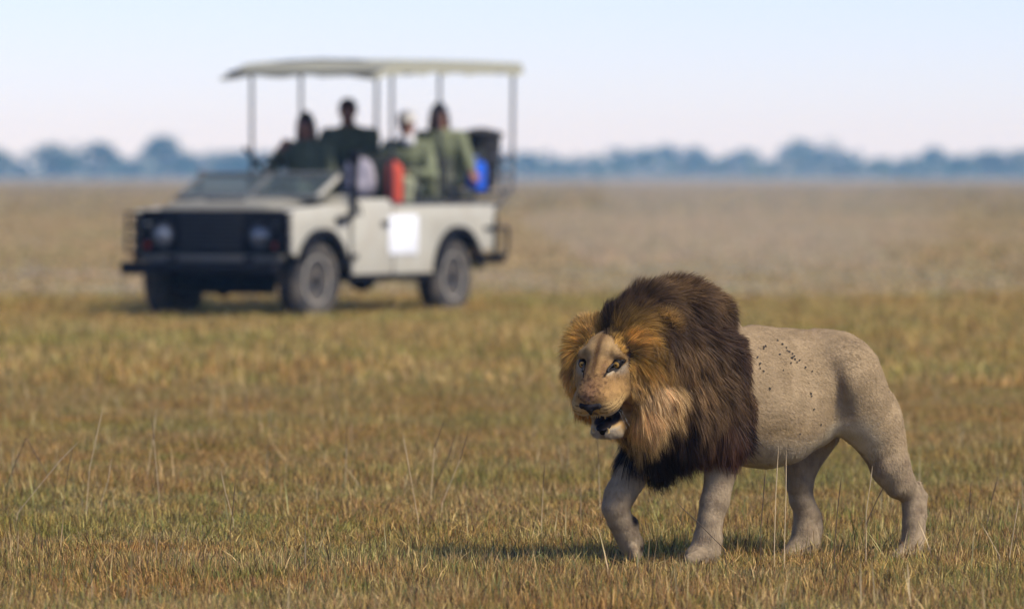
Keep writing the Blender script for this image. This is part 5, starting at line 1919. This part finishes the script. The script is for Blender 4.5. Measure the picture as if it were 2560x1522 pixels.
LW3 = LV @ np.stack([LH, LL, Zw]) + LR                      # lion skin in world coordinates
cp_, sp_ = math.cos(PITCH), math.sin(PITCH)
dep = LW3[:, 1] * cp_ - (LW3[:, 2] - CAMH) * sp_
SPX = 1280 + FPX * LW3[:, 0] / dep
SPY = 761 - FPX * ((LW3[:, 2] - CAMH) * cp_ + LW3[:, 1] * sp_) / dep
FLY = [(258, 195), (250, 204), (264, 188), (335, 155), (362, 178), (380, 195), (392, 215), (404, 224), (420, 232), (430, 245), (432, 264), (441, 276), (411, 286),
       (458, 270), (421, 258), (348, 235), (222, 250), (235, 292), (238, 320), (252, 326), (192, 332), (368, 325), (498, 312), (533, 330), (525, 462), (533, 482),
       (543, 555), (582, 647), (462, 697), (292, 433)]
for q, (X_, Y_) in enumerate(FLY):
    px, py = 1800 + X_ / 2.283, 780 + Y_ / 2.283
    d2 = (SPX - px) ** 2 + (SPY - py) ** 2
    near = np.where(d2 < 30)[0]
    if len(near) == 0:
        continue
    k = near[np.argmin(dep[near])]
    nrm = Vector((LN[k] @ np.stack([LH, LL, Zw])).tolist())
    o = link(bpy.data.objects.new("fly", fly_me))
    o.location = Vector(LW3[k].tolist()) + nrm * 0.002
    qn = nrm.to_track_quat('Z', 'Y')
    o.rotation_mode = 'QUATERNION'
    from mathutils import Quaternion
    o.rotation_quaternion = qn @ Quaternion((0, 0, 1), random.uniform(0, 6.28))
    sz = random.uniform(0.45, 0.75)
    o.scale = (sz, sz, sz)
    for wm_ in wing_me:
        link(bpy.data.objects.new("wing", wm_), o)
    tag(o, "small black fly resting on the lion's flank", "fly", "flies on the lion's flank")

# ------------------------------------------------------------------ single tall stalks that stand out of the grass
STRAW = paint("straw_stalk", (0.66, 0.49, 0.27), 0.6, 0.3, 0.5, (0.40, 0.27, 0.13), 30.0)
DSTALK = paint("dark_stalk", (0.10, 0.065, 0.040), 0.7, 0.2, 0.5, (0.22, 0.15, 0.08), 30.0)


def stalk(pts, mat, label, dark_tip=False, r=0.0016, drop=40, depth_py=None):
    """tip ... base as photo pixels; the foot stands on the ground just below the lowest one"""
    bx_, by_ = pts[-1]
    d = CAMH * FPX / ((depth_py or (by_ + drop)) - HZ)
    W = [Vector(((px - 1280) / FPX * d, d + 0.02 * i, CAMH - (py - HZ) / FPX * d)) for i, (px, py) in enumerate(pts)]
    foot = Vector((W[-1].x + (W[-1].x - W[-2].x) * 0.12, W[-1].y, -0.01))
    root = empty("grass_stalk", (foot.x, foot.y, 0))
    L = [p - root.location for p in W][::-1]
    # smooth between the given points
    P = [foot - root.location] + L
    out = []
    for a, b in zip(P[:-1], P[1:]):
        out += [a, a.lerp(b, 0.5)]
    out.append(P[-1])
    m = len(out)
    cut = max(2, int(m * 0.72))
    tube("stem", out[:cut], r, mat, root, 6)
    bm = bmesh.new()
    seg = out[cut - 1:]
    n = len(seg)
    rings = []
    for i, p in enumerate(seg):
        dd = (seg[min(i + 1, n - 1)] - seg[max(i - 1, 0)]).normalized()
        u = dd.orthogonal().normalized(); w = dd.cross(u)
        rr = r * (1.05, 1.35, 1.2, 0.9, 0.35)[min(4, int(4 * i / max(n - 1, 1)))]
        rings.append([bm.verts.new(p + (u * math.cos(t) + w * math.sin(t)) * rr) for t in (0, 1.05, 2.1, 3.14, 4.2, 5.24)])
    for a, b in zip(rings[:-1], rings[1:]):
        for k in range(6):
            bm.faces.new((a[k], a[(k + 1) % 6], b[(k + 1) % 6], b[k]))
    bm.faces.new(rings[0]); bm.faces.new(rings[-1])
    mesh_from(bm, "seed_head", DSTALK if dark_tip else mat, root, 60)
    tag(root, label, "grass stalk", "tall grass stalks standing above the grass")


SP = [
    ([(257, 1018), (240, 1090), (222, 1170), (213, 1262)], STRAW, "tall pale stalk, tallest of the stalks at the photo's left side", False),
    ([(196, 1104), (150, 1150), (90, 1222), (40, 1284)], STRAW, "long pale stalk leaning far over, at the photo's left edge", False),
    ([(128, 1204), (95, 1150), (62, 1096), (30, 1170), (2, 1244)], DSTALK, "dark broken stalk folded into a peak at the left edge", False),
    ([(180, 1118), (168, 1180), (156, 1248)], DSTALK, "short dark stalk beside the tallest pale stalk, on its left", False),
    ([(377, 1026), (383, 1100), (395, 1240)], STRAW, "pale stalk crossing its neighbour, below the vehicle's far front wheel", True),
    ([(391, 1020), (382, 1090), (368, 1180)], STRAW, "thinner pale stalk crossed by its neighbour, below the far front wheel", False),
    ([(278, 1148), (268, 1205), (250, 1256)], STRAW, "bent pale stalk low between the tallest stalk and the crossed pair", False),
    ([(551, 1176), (562, 1230), (581, 1300)], STRAW, "pale stalk leaning left in the middle left foreground", False),
    ([(588, 1200), (582, 1260), (574, 1330)], DSTALK, "dark stalk standing beside the left-leaning pale stalk", False),
    ([(865, 1052), (866, 1120), (863, 1190)], STRAW, "lone upright stalk in the middle distance below the vehicle's door", True),
    ([(1007, 1086), (1024, 1180), (1044, 1298)], STRAW, "pale stalk leaning left, first of the group left of the lion", False),
    ([(1113, 1042), (1086, 1120), (1077, 1240)], STRAW, "tallest stalk of the group left of the lion, dark at its tip", True),
    ([(1139, 1079), (1118, 1150), (1084, 1222)], DSTALK, "dark leaning stalk in the group left of the lion", False),
    ([(1175, 1064), (1150, 1150), (1106, 1256)], STRAW, "pale curved stalk, rightmost of the group left of the lion", True),
    ([(1362, 1155), (1358, 1220), (1354, 1302)], STRAW, "straight pale stalk standing alone just left of the lion's lifted paw", True),
    ([(1493, 1086), (1497, 1160), (1500, 1240)], STRAW, "pale stalk standing under the lion's chin", True),
    ([(1692, 1257), (1745, 1306), (1812, 1374)], DSTALK, "dark slanting stalk lying across the lion's near front leg", False),
    ([(1947, 1113), (1941, 1230), (1938, 1358)], STRAW, "pale stalk in front of the lion's belly, left of a close pair", False),
    ([(1966, 1122), (1966, 1240), (1963, 1371)], STRAW, "pale stalk in front of the lion's belly, right of a close pair", False),
    ([(1914, 1174), (1910, 1240), (1904, 1318)], DSTALK, "thin dark stalk under the lion's belly", False),
    ([(2105, 1187), (2096, 1270), (2089, 1360)], DSTALK, "dark stalk standing between the lion's hind legs", False),
    ([(2182, 1165), (2176, 1220), (2168, 1282)], STRAW, "pale stalk in front of the lion's near hind knee", False),
    ([(2214, 1211), (2194, 1250), (2168, 1312)], DSTALK, "dark slanting stalk in front of the near hind leg", False),
    ([(2496, 1190), (2482, 1250), (2471, 1312)], DSTALK, "dark leaning stalk at the right, behind the lion", False),
    ([(2428, 1207), (2427, 1250), (2424, 1300)], DSTALK, "short upright dark stalk behind the lion's hind foot", False),
    ([(2549, 1246), (2538, 1320), (2528, 1392)], STRAW, "pale stalk at the photo's right edge", False),
    ([(2457, 1313), (2478, 1350), (2503, 1392)], STRAW, "pale stalk leaning left near the right edge", False),
]
for pts_, m_, lab_, dk_ in SP:
    stalk(pts_, m_, lab_, dk_, depth_py=1428 if 1880 < pts_[-1][0] < 2200 or 1600 < pts_[-1][0] < 1830 else None)
